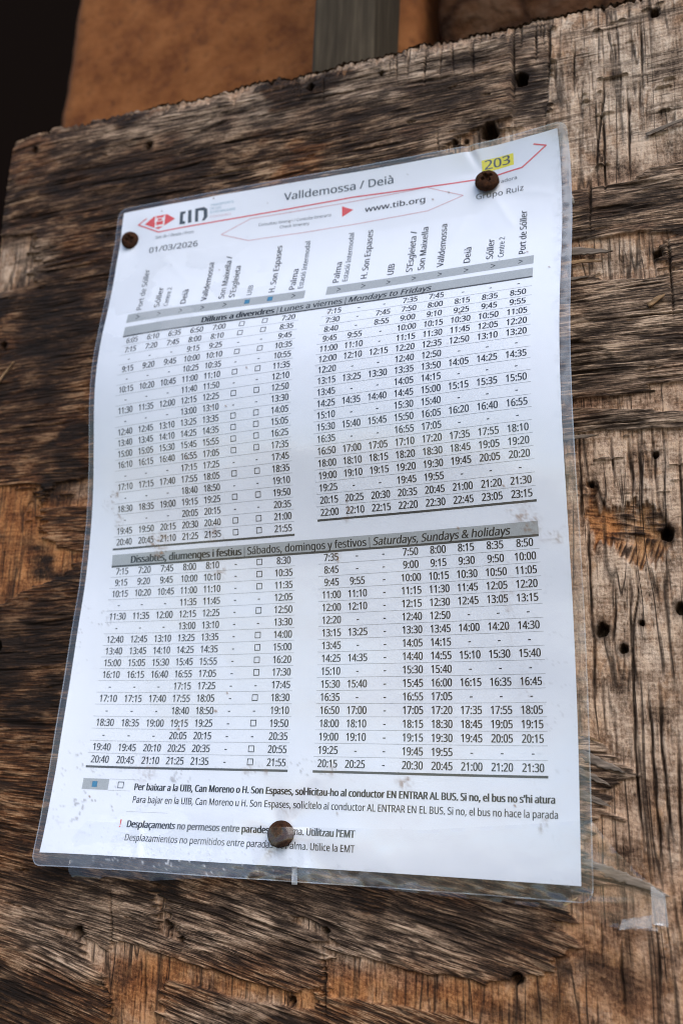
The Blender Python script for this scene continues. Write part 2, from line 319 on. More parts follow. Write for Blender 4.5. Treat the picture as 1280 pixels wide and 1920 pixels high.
BLEACH = [(136.9, 162.0, 23.7, 36.5, 0.75), (134.9, -3.3, 13.0, 12.3, 0.8), (137.1, -66.1, 10.5, 22.3, 0.7), (125.3, 86.7, 16.4, 9.5, 0.8), (-34.8, 207.7, 71.1, 6.9, 0.5), (109.8, -15.8, 2.7, 24.8, 0.5), (-107.4, -172.3, 22.7, 7.9, 0.45), (-16.2, -169.7, 34.5, 7.3, 0.35), (-169.4, 134.0, 17.1, 17.6, 0.8), (117.3, -113.0, 7.0, 5.3, 0.3), (118.1, 2.3, 9.7, 12.6, 0.4), (79.2, 149.0, 21.2, 13.4, 0.5), (127.5, -42.9, 9.1, 7.8, 0.7), (132.3, -89.8, 8.7, 14.4, 0.4), (-102.9, -168.0, 15.0, 7.9, 0.3), (-119.8, 7.6, 11.6, 5.2, 0.5), (132.9, -142.9, 6.6, 24.6, 0.3), (138.3, 25.9, 9.5, 4.3, 0.5)]
HOLES = [(-168.2, 200.3, 1.8), (-97.9, 187.4, 2.1), (-11.6, 201.0, 1.8), (144.3, 200.6, 2.0), (139.8, 85.4, 1.7), (73.4, 157.6, 4.1), (87.8, 181.7, 3.1), (58.6, 154.9, 1.2), (63.6, 154.6, 1.0), (137.4, -27.1, 2.4), (113.3, -61.9, 2.4), (120.5, -68.7, 1.6), (140.7, -54.9, 2.1), (127.1, -59.6, 0.9), (-90.0, -176.6, 2.0), (-51.5, -170.4, 1.1), (-50.4, -171.8, 0.9), (-44.7, -175.9, 1.1), (1.1, -192.8, 1.4), (81.7, -178.5, 2.0), (-169.5, 86.9, 2.0), (23.7, 199.8, 1.1), (13.2, -168.7, 1.2), (134.9, 3.0, 1.1), (-147.5, -63.1, 2.3), (111.4, -6.6, 0.8)]
CRACKS=[
 [(107.3, 13.0), (107.2, -5.2), (107.5, -25.9)],
 [(118.9, 14.0), (119.4, 2.2), (119.5, -11.4)],
 [(125.3, 13.3), (125.7, -0.4), (126.6, -13.9)],
 [(128.7, 13.0), (128.9, -0.7), (129.4, -13.5)],
 [(134.2, 12.5), (134.4, -3.2), (134.5, -16.5)],
 [(143.2, 6.4), (143.0, -8.0), (142.7, -31.9), (143.2, -51.2)],
 [(125.8, -39.9), (126.5, -48.7), (124.2, -60.1), (123.0, -78.8), (123.0, -111.5), (124.2, -137.5)],
 [(123.6, -39.8), (123.2, -65.8), (124.2, -84.3)],
 [(128.1, -79.8), (128.9, -117.6), (129.9, -146.5)],
 [(112.4, -76.5), (113.2, -100.5)],
 [(118.3, -42.5), (118.1, -56.1), (116.4, -72.2)],
 [(115.7, -160.7), (115.5, -173.6), (116.5, -189.3)],
 [(109.7, -155.3), (109.5, -173.5)],
 [(127.5, -161.4), (127.0, -180.9)],
 [(110.9, 198.9), (109.8, 166.1)],
 [(122.3, 173.7), (122.2, 164.3), (118.5, 140.2), (117.4, 125.1)],
 [(131.2, 168.8), (131.7, 155.4), (130.8, 119.8)],
 [(84.7, 210.5), (84.2, 169.6)],
 [(100.9, 213.7), (99.5, 176.8)],
 [(56.5, 213.4), (57.9, 190.2)],
 [(65.1, 211.0), (66.1, 191.0)],
 [(45.2, 212.6), (46.2, 196.1)],
 [(30.4, 210.6), (31.4, 191.1)],
 [(132.2, 95.8), (131.6, 76.2)],
 [(138.0, 94.0), (138.3, 75.1)],
 [(121.0, 92.2), (120.9, 77.5)],
 [(126.6, 93.7), (126.2, 77.1)],
 [(-77.9, -158.6), (-76.5, -166.3), (-74.6, -179.6), (-73.8, -188.1)],
 [(-60.7, -179.5), (-58.0, -207.7)],
 [(-78.9, -187.5), (-77.2, -194.9), (-73.1, -199.1), (-72.4, -209.1)],
 [(12.2, -173.9), (13.4, -186.8), (15.0, -199.4)],
 [(109.7, -17.9), (109.6, -50.0), (110.0, -65.5)],
 [(143.9, 95.3), (144.1, 56.0)],
 [(68.8, 159.5), (69.2, 145.8)],
 [(50.8, 163.6), (51.4, 149.6)],
 [(131.5, -78.9), (131.7, -102.2), (133.6, -136.2)],
 [(72.7, -179.9), (73.0, -193.6)],
 [(87.3, -180.2), (87.7, -192.2)],
]
WARM = [(-144.4, -3.5, 38.9, 23.6, 1), (-149.8, 31.0, 30.9, 16.5, 0.6), (-61.2, -191.6, 25.3, 12.8, 1), (-8.5, -188.8, 29.4, 5.2, 0.8), (43.4, -183.3, 38.3, 7.5, 1), (114.5, -140.6, 20.7, 37.0, 0.6), (113.3, -23.2, 5.7, 10.2, 1), (117.0, 25.7, 17.8, 4.4, 1), (-117.4, -140.3, 15.7, 25.2, 0.6), (120.3, -84.3, 14.3, 16.5, 0.3), (116.2, 121.5, 15.1, 6.3, 0.7), (-112.9, -201.9, 22.4, 11.4, 0.7), (118.5, -166.4, 15.1, 16.0, 0.6), (113.0, -178.0, 15.1, 9.5, 0.9), (-150.2, 72.4, 38.2, 23.3, 0.4), (-109.8, -83.8, 16.1, 27.2, 0.4), (139.9, -47.3, 5.3, 7.6, 0.6), (83.7, -185.4, 14.1, 9.6, 0.5), (105.1, -162.6, 8.6, 6.5, 0.8)]
BLEACH = [(136.9, 162.0, 23.7, 36.5, 0.75), (134.9, -3.3, 13.0, 12.3, 0.8), (137.1, -66.1, 10.5, 22.3, 0.7), (125.3, 86.7, 16.4, 9.5, 0.8), (-34.8, 207.7, 71.1, 6.9, 0.5), (109.8, -15.8, 2.7, 24.8, 0.5), (-107.4, -172.3, 22.7, 7.9, 0.45), (-16.2, -169.7, 34.5, 7.3, 0.35), (-169.4, 134.0, 17.1, 17.6, 0.8), (117.3, -113.0, 7.0, 5.3, 0.3), (118.1, 2.3, 9.7, 12.6, 0.4), (79.2, 149.0, 21.2, 13.4, 0.5), (127.5, -42.9, 9.1, 7.8, 0.7), (132.3, -89.8, 8.7, 14.4, 0.4), (-102.9, -168.0, 15.0, 7.9, 0.3), (-119.8, 7.6, 11.6, 5.2, 0.5), (132.9, -142.9, 6.6, 24.6, 0.3), (138.3, 25.9, 9.5, 4.3, 0.5)]
HOLES = [(-168.2, 200.3, 1.8), (-97.9, 187.4, 2.1), (-11.6, 201.0, 1.8), (144.3, 200.6, 2.0), (139.8, 85.4, 1.7), (73.4, 157.6, 4.1), (87.8, 181.7, 3.1), (58.6, 154.9, 1.2), (63.6, 154.6, 1.0), (137.4, -27.1, 2.4), (113.3, -61.9, 2.4), (120.5, -68.7, 1.6), (140.7, -54.9, 2.1), (127.1, -59.6, 0.9), (-90.0, -176.6, 2.0), (-51.5, -170.4, 1.1), (-50.4, -171.8, 0.9), (-44.7, -175.9, 1.1), (1.1, -192.8, 1.4), (81.7, -178.5, 2.0), (-169.5, 86.9, 2.0), (23.7, 199.8, 1.1), (13.2, -168.7, 1.2), (134.9, 3.0, 1.1), (-147.5, -63.1, 2.3), (111.4, -6.6, 0.8)]
CRACKS=[
 [(107.3, 13.0), (107.2, -5.2), (107.5, -25.9)],
 [(118.9, 14.0), (119.4, 2.2), (119.5, -11.4)],
 [(125.3, 13.3), (125.7, -0.4), (126.6, -13.9)],
 [(128.7, 13.0), (128.9, -0.7), (129.4, -13.5)],
 [(134.2, 12.5), (134.4, -3.2), (134.5, -16.5)],
 [(143.2, 6.4), (143.0, -8.0), (142.7, -31.9), (143.2, -51.2)],
 [(125.8, -39.9), (126.5, -48.7), (124.2, -60.1), (123.0, -78.8), (123.0, -111.5), (124.2, -137.5)],
 [(123.6, -39.8), (123.2, -65.8), (124.2, -84.3)],
 [(128.1, -79.8), (128.9, -117.6), (129.9, -146.5)],
 [(112.4, -76.5), (113.2, -100.5)],
 [(118.3, -42.5), (118.1, -56.1), (116.4, -72.2)],
 [(115.7, -160.7), (115.5, -173.6), (116.5, -189.3)],
 [(109.7, -155.3), (109.5, -173.5)],
 [(127.5, -161.4), (127.0, -180.9)],
 [(110.9, 198.9), (109.8, 166.1)],
 [(122.3, 173.7), (122.2, 164.3), (118.5, 140.2), (117.4, 125.1)],
 [(131.2, 168.8), (131.7, 155.4), (130.8, 119.8)],
 [(84.7, 210.5), (84.2, 169.6)],
 [(100.9, 213.7), (99.5, 176.8)],
 [(56.5, 213.4), (57.9, 190.2)],
 [(65.1, 211.0), (66.1, 191.0)],
 [(45.2, 212.6), (46.2, 196.1)],
 [(30.4, 210.6), (31.4, 191.1)],
 [(132.2, 95.8), (131.6, 76.2)],
 [(138.0, 94.0), (138.3, 75.1)],
 [(121.0, 92.2), (120.9, 77.5)],
 [(126.6, 93.7), (126.2, 77.1)],
 [(-77.9, -158.6), (-76.5, -166.3), (-74.6, -179.6), (-73.8, -188.1)],
 [(-60.7, -179.5), (-58.0, -207.7)],
 [(-78.9, -187.5), (-77.2, -194.9), (-73.1, -199.1), (-72.4, -209.1)],
 [(12.2, -173.9), (13.4, -186.8), (15.0, -199.4)],
 [(109.7, -17.9), (109.6, -50.0), (110.0, -65.5)],
 [(143.9, 95.3), (144.1, 56.0)],
 [(68.8, 159.5), (69.2, 145.8)],
 [(50.8, 163.6), (51.4, 149.6)],
 [(131.5, -78.9), (131.7, -102.2), (133.6, -136.2)],
 [(72.7, -179.9), (73.0, -193.6)],
 [(87.3, -180.2), (87.7, -192.2)],
]
BLEACH = [(136.9, 162.0, 23.7, 36.5, 0.75), (134.9, -3.3, 13.0, 12.3, 0.8), (137.1, -66.1, 10.5, 22.3, 0.7), (125.3, 86.7, 16.4, 9.5, 0.8), (-34.8, 207.7, 71.1, 6.9, 0.5), (109.8, -15.8, 2.7, 24.8, 0.5), (-107.4, -172.3, 22.7, 7.9, 0.45), (-16.2, -169.7, 34.5, 7.3, 0.35), (-169.4, 134.0, 17.1, 17.6, 0.8), (117.3, -113.0, 7.0, 5.3, 0.3), (118.1, 2.3, 9.7, 12.6, 0.4), (79.2, 149.0, 21.2, 13.4, 0.5), (127.5, -42.9, 9.1, 7.8, 0.7), (132.3, -89.8, 8.7, 14.4, 0.4), (-102.9, -168.0, 15.0, 7.9, 0.3), (-119.8, 7.6, 11.6, 5.2, 0.5), (132.9, -142.9, 6.6, 24.6, 0.3), (138.3, 25.9, 9.5, 4.3, 0.5)]
HOLES = [(-168.2, 200.3, 1.8), (-97.9, 187.4, 2.1), (-11.6, 201.0, 1.8), (144.3, 200.6, 2.0), (139.8, 85.4, 1.7), (73.4, 157.6, 4.1), (87.8, 181.7, 3.1), (58.6, 154.9, 1.2), (63.6, 154.6, 1.0), (137.4, -27.1, 2.4), (113.3, -61.9, 2.4), (120.5, -68.7, 1.6), (140.7, -54.9, 2.1), (127.1, -59.6, 0.9), (-90.0, -176.6, 2.0), (-51.5, -170.4, 1.1), (-50.4, -171.8, 0.9), (-44.7, -175.9, 1.1), (1.1, -192.8, 1.4), (81.7, -178.5, 2.0), (-169.5, 86.9, 2.0), (23.7, 199.8, 1.1), (13.2, -168.7, 1.2), (134.9, 3.0, 1.1), (-147.5, -63.1, 2.3), (111.4, -6.6, 0.8)]
CRACKS=[
 [(107.3, 13.0), (107.2, -5.2), (107.5, -25.9)],
 [(118.9, 14.0), (119.4, 2.2), (119.5, -11.4)],
 [(125.3, 13.3), (125.7, -0.4), (126.6, -13.9)],
 [(128.7, 13.0), (128.9, -0.7), (129.4, -13.5)],
 [(134.2, 12.5), (134.4, -3.2), (134.5, -16.5)],
 [(143.2, 6.4), (143.0, -8.0), (142.7, -31.9), (143.2, -51.2)],
 [(125.8, -39.9), (126.5, -48.7), (124.2, -60.1), (123.0, -78.8), (123.0, -111.5), (124.2, -137.5)],
 [(123.6, -39.8), (123.2, -65.8), (124.2, -84.3)],
 [(128.1, -79.8), (128.9, -117.6), (129.9, -146.5)],
 [(112.4, -76.5), (113.2, -100.5)],
 [(118.3, -42.5), (118.1, -56.1), (116.4, -72.2)],
 [(115.7, -160.7), (115.5, -173.6), (116.5, -189.3)],
 [(109.7, -155.3), (109.5, -173.5)],
 [(127.5, -161.4), (127.0, -180.9)],
 [(110.9, 198.9), (109.8, 166.1)],
 [(122.3, 173.7), (122.2, 164.3), (118.5, 140.2), (117.4, 125.1)],
 [(131.2, 168.8), (131.7, 155.4), (130.8, 119.8)],
 [(84.7, 210.5), (84.2, 169.6)],
 [(100.9, 213.7), (99.5, 176.8)],
 [(56.5, 213.4), (57.9, 190.2)],
 [(65.1, 211.0), (66.1, 191.0)],
 [(45.2, 212.6), (46.2, 196.1)],
 [(30.4, 210.6), (31.4, 191.1)],
 [(132.2, 95.8), (131.6, 76.2)],
 [(138.0, 94.0), (138.3, 75.1)],
 [(121.0, 92.2), (120.9, 77.5)],
 [(126.6, 93.7), (126.2, 77.1)],
 [(-77.9, -158.6), (-76.5, -166.3), (-74.6, -179.6), (-73.8, -188.1)],
 [(-60.7, -179.5), (-58.0, -207.7)],
 [(-78.9, -187.5), (-77.2, -194.9), (-73.1, -199.1), (-72.4, -209.1)],
 [(12.2, -173.9), (13.4, -186.8), (15.0, -199.4)],
 [(109.7, -17.9), (109.6, -50.0), (110.0, -65.5)],
 [(143.9, 95.3), (144.1, 56.0)],
 [(68.8, 159.5), (69.2, 145.8)],
 [(50.8, 163.6), (51.4, 149.6)],
 [(131.5, -78.9), (131.7, -102.2), (133.6, -136.2)],
 [(72.7, -179.9), (73.0, -193.6)],
 [(87.3, -180.2), (87.7, -192.2)],
]
HOLES = [(-168.2, 200.3, 1.8), (-97.9, 187.4, 2.1), (-11.6, 201.0, 1.8), (144.3, 200.6, 2.0), (139.8, 85.4, 1.7), (73.4, 157.6, 4.1), (87.8, 181.7, 3.1), (58.6, 154.9, 1.2), (63.6, 154.6, 1.0), (137.4, -27.1, 2.4), (113.3, -61.9, 2.4), (120.5, -68.7, 1.6), (140.7, -54.9, 2.1), (127.1, -59.6, 0.9), (-90.0, -176.6, 2.0), (-51.5, -170.4, 1.1), (-50.4, -171.8, 0.9), (-44.7, -175.9, 1.1), (1.1, -192.8, 1.4), (81.7, -178.5, 2.0), (-169.5, 86.9, 2.0), (23.7, 199.8, 1.1), (13.2, -168.7, 1.2), (134.9, 3.0, 1.1), (-147.5, -63.1, 2.3), (111.4, -6.6, 0.8)]
CRACKS=[
 [(107.3, 13.0), (107.2, -5.2), (107.5, -25.9)],
 [(118.9, 14.0), (119.4, 2.2), (119.5, -11.4)],
 [(125.3, 13.3), (125.7, -0.4), (126.6, -13.9)],
 [(128.7, 13.0), (128.9, -0.7), (129.4, -13.5)],
 [(134.2, 12.5), (134.4, -3.2), (134.5, -16.5)],
 [(143.2, 6.4), (143.0, -8.0), (142.7, -31.9), (143.2, -51.2)],
 [(125.8, -39.9), (126.5, -48.7), (124.2, -60.1), (123.0, -78.8), (123.0, -111.5), (124.2, -137.5)],
 [(123.6, -39.8), (123.2, -65.8), (124.2, -84.3)],
 [(128.1, -79.8), (128.9, -117.6), (129.9, -146.5)],
 [(112.4, -76.5), (113.2, -100.5)],
 [(118.3, -42.5), (118.1, -56.1), (116.4, -72.2)],
 [(115.7, -160.7), (115.5, -173.6), (116.5, -189.3)],
 [(109.7, -155.3), (109.5, -173.5)],
 [(127.5, -161.4), (127.0, -180.9)],
 [(110.9, 198.9), (109.8, 166.1)],
 [(122.3, 173.7), (122.2, 164.3), (118.5, 140.2), (117.4, 125.1)],
 [(131.2, 168.8), (131.7, 155.4), (130.8, 119.8)],
 [(84.7, 210.5), (84.2, 169.6)],
 [(100.9, 213.7), (99.5, 176.8)],
 [(56.5, 213.4), (57.9, 190.2)],
 [(65.1, 211.0), (66.1, 191.0)],
 [(45.2, 212.6), (46.2, 196.1)],
 [(30.4, 210.6), (31.4, 191.1)],
 [(132.2, 95.8), (131.6, 76.2)],
 [(138.0, 94.0), (138.3, 75.1)],
 [(121.0, 92.2), (120.9, 77.5)],
 [(126.6, 93.7), (126.2, 77.1)],
 [(-77.9, -158.6), (-76.5, -166.3), (-74.6, -179.6), (-73.8, -188.1)],
 [(-60.7, -179.5), (-58.0, -207.7)],
 [(-78.9, -187.5), (-77.2, -194.9), (-73.1, -199.1), (-72.4, -209.1)],
 [(12.2, -173.9), (13.4, -186.8), (15.0, -199.4)],
 [(109.7, -17.9), (109.6, -50.0), (110.0, -65.5)],
 [(143.9, 95.3), (144.1, 56.0)],
 [(68.8, 159.5), (69.2, 145.8)],
 [(50.8, 163.6), (51.4, 149.6)],
 [(131.5, -78.9), (131.7, -102.2), (133.6, -136.2)],
 [(72.7, -179.9), (73.0, -193.6)],
 [(87.3, -180.2), (87.7, -192.2)],
]
CRACKS = [
 [(107.3, 13.0), (107.2, -5.2), (107.5, -25.9)],
 [(118.9, 14.0), (119.4, 2.2), (119.5, -11.4)],
 [(125.3, 13.3), (125.7, -0.4), (126.6, -13.9)],
 [(128.7, 13.0), (128.9, -0.7), (129.4, -13.5)],
 [(134.2, 12.5), (134.4, -3.2), (134.5, -16.5)],
 [(143.2, 6.4), (143.0, -8.0), (142.7, -31.9), (143.2, -51.2)],
 [(125.8, -39.9), (126.5, -48.7), (124.2, -60.1), (123.0, -78.8), (123.0, -111.5), (124.2, -137.5)],
 [(123.6, -39.8), (123.2, -65.8), (124.2, -84.3)],
 [(128.1, -79.8), (128.9, -117.6), (129.9, -146.5)],
 [(112.4, -76.5), (113.2, -100.5)],
 [(118.3, -42.5), (118.1, -56.1), (116.4, -72.2)],
 [(115.7, -160.7), (115.5, -173.6), (116.5, -189.3)],
 [(109.7, -155.3), (109.5, -173.5)],
 [(127.5, -161.4), (127.0, -180.9)],
 [(110.9, 198.9), (109.8, 166.1)],
 [(122.3, 173.7), (122.2, 164.3), (118.5, 140.2), (117.4, 125.1)],
 [(131.2, 168.8), (131.7, 155.4), (130.8, 119.8)],
 [(84.7, 210.5), (84.2, 169.6)],
 [(100.9, 213.7), (99.5, 176.8)],
 [(56.5, 213.4), (57.9, 190.2)],
 [(65.1, 211.0), (66.1, 191.0)],
 [(45.2, 212.6), (46.2, 196.1)],
 [(30.4, 210.6), (31.4, 191.1)],
 [(132.2, 95.8), (131.6, 76.2)],
 [(138.0, 94.0), (138.3, 75.1)],
 [(121.0, 92.2), (120.9, 77.5)],
 [(126.6, 93.7), (126.2, 77.1)],
 [(-77.9, -158.6), (-76.5, -166.3), (-74.6, -179.6), (-73.8, -188.1)],
 [(-60.7, -179.5), (-58.0, -207.7)],
 [(-78.9, -187.5), (-77.2, -194.9), (-73.1, -199.1), (-72.4, -209.1)],
 [(12.2, -173.9), (13.4, -186.8), (15.0, -199.4)],
 [(109.7, -17.9), (109.6, -50.0), (110.0, -65.5)],
 [(143.9, 95.3), (144.1, 56.0)],
 [(68.8, 159.5), (69.2, 145.8)],
 [(50.8, 163.6), (51.4, 149.6)],
 [(131.5, -78.9), (131.7, -102.2), (133.6, -136.2)],
 [(72.7, -179.9), (73.0, -193.6)],
 [(87.3, -180.2), (87.7, -192.2)],
]
def axis_samples(parts):
    r = []
    for a, b, s in parts: r.append(np.arange(a, b, s))
    return np.concatenate(r)
N = [Noise(k) for k in range(40)]
def slope_q(x, y):
    k = .27 * sstep(-70, -215, y)
    return y + k * x + 1.6 * N[0](x / 70, y / 26) + .35 * N[1](x / 30, y / 8)
BX0, BX1, BY0, BY1 = -181.5, 235.0, -290.0, 213.0
def make_board():
    xs = np.concatenate([axis_samples([(BX0, 164, .42), (164, BX1, 2.0)]), [BX1]])
    ys = np.concatenate([axis_samples([(BY0, -220, 2.0), (-220, BY1, .36)]), [BY1]])
    nx, ny = len(xs), len(ys)
    X, Y = np.meshgrid(xs.astype(np.float32), ys.astype(np.float32))
    # weathered outline: ragged top and left edges, worn corner
    top = 1.6 * N[2](X / 9, 0 * X + 3) + 1.5 * N[6](X / 28, 0 * X + 1) + 1.4 * N[3](X / 2.2, 0 * X) * (1 + N[4](X / 30, 0 * X)) - .5
    left = 1.0 * N[5](Y / 14, 0 * Y + 7) + .4 * N[6](Y / 3, 0 * Y) + 2.8 * sstep(40, 215, Y) * -1 + 3.0 * sstep(200, -60, Y)
    fy = sstep(BY1 - 14, BY1, Y); fx = sstep(BX0 + 14, BX0, X)
    corner = np.sqrt(np.clip(X - BX0, 0, 8) ** 2) * 0
    rc = 3.0
    cx = np.clip(BX0 + rc - X, 0, rc); Y = Y - fy * (rc - np.sqrt(np.maximum(rc * rc - cx * cx, 0)))
    X0, Y0 = X.copy(), Y.copy()
    Y = Y + fy * top; X = X + fx * left * .8
    q = slope_q(X, Y)
    # --- where the face veneer has peeled away
    xw = X + 4.5 * N[7](X / 60, q / 2.6) + 3.2 * N[8](X / 30, q / 1.15)
    yw = Y + .5 * N[9](X / 5, q / 5) + .9 * N[10](X / 30, q / 12)
    E = np.zeros(X.shape, np.float32)
    for poly in EXPOSED:
        a = np.array(poly); pad = 9
        m = (X > a[:, 0].min() - pad) & (X < a[:, 0].max() + pad) & (Y > a[:, 1].min() - pad) & (Y < a[:, 1].max() + pad)
        sd = poly_sd(xw[m], yw[m], poly)
        E[m] = np.maximum(E[m], sstep(.38, -.38, sd))
    # small random flakes lost elsewhere
    fl = N[11](X / 16, q / 3.0) + .45 * N[12](X / 6, q / 1.2)
    E = np.maximum(E, sstep(.92, .98, fl) * .9)
    # thin tatters of face veneer still stuck on the bare wood
    tat = N[13](X / 22, q / 1.7) + .4 * N[14](X / 8, q / .9)
    upper = sstep(120, 140, Y)
    E = E * (1 - sstep(.74 - .04 * upper, .80, tat) * sstep(-45, 20, Y))
    drip = BY1 - Y0 - (5.5 + 7 * N[22](X / 7, 0 * X) + 5 * N[23](X / 2.2, 0 * X + 9) + 5 * N[31](X / 40, 0 * X))
    E = np.maximum(E, sstep(2.0, -2.0, drip) * sstep(-125, -85, X) * .85)
    # --- blobs
    def blobs(L, seed):
        r = np.zeros(X.shape, np.float32)
        wx = X + 9 * N[seed](X / 26, Y / 14) + 4 * N[seed + 1](X / 9, q / 3); wy = Y + 6 * N[seed + 2](X / 22, Y / 12) + 2.5 * N[seed + 1](X / 12, q / 3)
        for cx, cy, rx, ry, am in L:
            r = np.maximum(r, am * np.exp(-(((wx - cx) / rx) ** 2 + ((wy - cy) / ry) ** 2) ** 1.5 * .8))
        return r
    stain = blobs(STAIN, 15); cloud = fbm(N[23], X / 52 + 3, Y / 24, 4)
    stain = np.maximum(stain, .85 * sstep(.22, .8, cloud) * sstep(150, 40, X)); warm = blobs(WARM + [(-150, -60, 60, 200, .85), (-20, -190, 160, 36, .55), (112, -150, 30, 70, .45)], 18); bleach = blobs(BLEACH + [(125, 55, 45, 62, .42), (128, -50, 34, 110, .75), (132, 165, 42, 52, 1.0), (10, 200, 130, 16, .75), (60, 175, 40, 30, .35), (-60, -170, 60, 12, .55), (10, -168, 60, 12, .6), (-95, -180, 30, 12, .6), (-20, -203, 30, 8, .5), (70, -163, 30, 8, .35)], 21)
    bleach = np.maximum(bleach, .8 * sstep(5, .5, BY1 - Y0 + 2 * N[3](X / 5, 0 * X)) * sstep(-185, -120, X))
    wc = fbm(N[26], X / 38 + 9, Y / 17 + 4, 4)
    warm = np.maximum(warm, .9 * sstep(-.02, .5, wc) * (1 - .8 * np.clip(bleach, 0, 1)))
    # --- face veneer grain (runs across)
    g1 = .5 * N[24](X / 26, q / 1.1) + .7 * N[29](X / 70, q / 1.4); g2 = N[25](X / 14, q / .85); g3 = N[26](X / 120, q / 3.4); g4 = fbm(N[20], X / 22, q / 8, 4)
    crk = np.abs(N[27](X / 75, q / 1.6) + .10 * N[28](X / 18, q / 1.9))
    lines = sstep(.36, .06, crk) * sstep(-.15, .3, N[29](X / 45, q / 5))
    crk2 = np.abs(N[30](X / 110, q / 4.6) + .1 * N[31](X / 20, q / 4))
    lines2 = sstep(.15, .03, crk2) * sstep(.05, .4, N[32](X / 40, q / 7))
    zo = .17 * g1 + .13 * g2 + .14 * g3 + .12 * g4 - .42 * lines - 1.0 * lines2
    go = np.clip(.47 + .16 * g1 + .12 * g2 + .12 * g3 + .27 * g4 - .14 * lines - .2 * lines2, 0, 1)
    # --- bare ply grain (runs up and down)
    p = X + .022 * Y + 1.4 * N[33](X / 34, Y / 75) + .3 * N[34](X / 8, Y / 22)
    kn = np.exp(-(((X - 124) / 22) ** 2 + ((Y + 28) / 26) ** 2))          # grain flows round the knot
    p = p + kn * 5 * np.sign(X - 124) * np.exp(-np.abs(X - 124) / 14) * (1 - np.exp(-np.abs(X - 124) / 4))
    h1 = N[35](p / 1.3, Y / 45); h2 = N[36](p / .9, Y / 16); h3 = N[37](p / 5.5, Y / 90); h4 = fbm(N[21], X / 13, Y / 11, 4); h5 = N[22](X / 20, q / .9)
    vc = np.abs(N[38](p / 6.0, Y / 190) + .05 * N[39](p / 5, Y / 14))
    vl = sstep(.035, .0, vc) * sstep(-.1, .2, N[12](p / 14, Y / 70))
    fleck = sstep(.42, .75, N[13](X / 2.6, Y / .85) + .3 * h1) * sstep(-.2, .4, N[28](X / 30, Y / 30))
    cr = np.zeros(X.shape, np.float32); wig = .35 * N[14](X / 5, Y / 9)
    rc_ = random.Random(11)
    nick = []
    for k in range(30):
        cx_ = rc_.uniform(-30, 100); ln = rc_.uniform(5, 20) * (1.5 if rc_.random() < .2 else 1)
        nick.append([(cx_, 214), (cx_ + rc_.uniform(-.6, .6), 214 - ln)])
    for k in range(24):
        cx_ = rc_.uniform(100, 160); cy_ = rc_.uniform(-215, 205); ln = rc_.uniform(14, 46)
        if cy_ < 12 or cy_ > 125: nick.append([(cx_, cy_), (cx_ - .02 * ln + rc_.uniform(-.5, .5), cy_ - ln)])
    for c in CRACKS + nick:
        a = np.array(c)
        m = (X > a[:, 0].min() - 3) & (X < a[:, 0].max() + 3) & (Y > a[:, 1].min() - 3) & (Y < a[:, 1].max() + 3)
        d = seg_dist(X[m] + wig[m], Y[m], c)
        tp = np.clip(np.minimum(a[:, 1].max() + 1 - Y[m], Y[m] - a[:, 1].min() + 1) / 14, .15, 1)          # cracks taper out
        wd = (.34 + .32 * tp) * (1 + .5 * N[4](X[m] / 9 + a[0, 0], Y[m] / 16))
        cr[m] = np.maximum(cr[m], tp * sstep(wd, wd * .25, d + .16 * N[3](X[m] / 3, Y[m] / 8)))
    zi = -1.55 + .03 * h1 + .05 * h2 + .10 * h3 + .10 * h4 - .6 * vl + .16 * fleck
    gi = np.clip(.50 + .08 * h1 + .10 * h2 + .12 * h3 + .30 * h4 + .16 * h5 - .2 * vl + .12 * fleck, 0, 1)
    # the bare top edge keeps a grey horizontal veil of old veneer fibres
    veil = upper * sstep(-.1, .6, N[9](X / 40, q / 7) + .5 * N[8](X / 30, q / 1.4) + .5 * N[23](X / 20, Y / 20)) * .8
    Z = zo * (1 - E) + (zi + veil * .5 * g1) * E
    # groove, knot hollow, holes
    sd = poly_sd(X + 1.0 * N[2](X / 4, Y / 9), Y, GROOVE); gm = sstep(.4, -.4, sd)
    Z = Z * (1 - gm) + gm * (-1.9 + .35 * g1 + .2 * g2); E = E * (1 - gm * .85)
    Z -= 2.2 * cr
    wxk = X + 1.6 * N[4](X / 4, Y / 6) + .8 * N[5](X / 1.2, Y / 4); wyk = Y + 2.0 * N[6](X / 2.2, Y / 7) + 2.4 * N[9](X / 1.0, Y / 25)
    kd = poly_sd(wxk, wyk, KNOT); km = sstep(.5, -1.2, kd)
    low = sstep(-24, -31, Y + 2 * N[3](X / 6, Y / 6))
    fib = (N[1](X / 9 + Y / 14, Y / .8 + X / 6) + .6 * N[2](X / 5, Y / 1.5)) * (1 - low) + low * (N[1](X / .9 - Y / 3, Y / 8) + .6 * N[2](X / 1.6 - Y / 5, Y / 6)) + .8 * N[7](X / 6, Y / 4)
    flat = sstep(119, 115, X)                                             # the left arm shows a clean inner ply
    kz = -3.4 - .95 * fib * (1 - flat) - 1.2 * sstep(0, -8, kd) * (1 - flat) + .15 * flat * g1
    Z = Z * (1 - km) + km * kz
    hole = np.zeros(X.shape, np.float32); rim = np.zeros(X.shape, np.float32)
    for hx, hy, r in HOLES:
        m = (np.abs(X - hx) < r * 3.2) & (np.abs(Y - hy) < r * 3.2)
        xx, yy = X[m] - hx, Y[m] - hy
        d = np.sqrt((xx * 1.05) ** 2 + (yy * .95) ** 2) * (1 + .22 * N[10](xx / r * 1.1 + hx, yy / r * 1.1 + hy)) / r
        hole[m] = np.maximum(hole[m], sstep(1.08, .78, d)); rim[m] = np.maximum(rim[m], sstep(2.4, .9, d + .5 * N[14](X[m] / 1.2, Y[m] / 4)))
    Z -= hole * 9.0
    Z -= 1.5 * fy ** 3 + 1.2 * fx ** 3 + .8 * sstep(BY1 - 2.5, BY1, Y0) ** 2
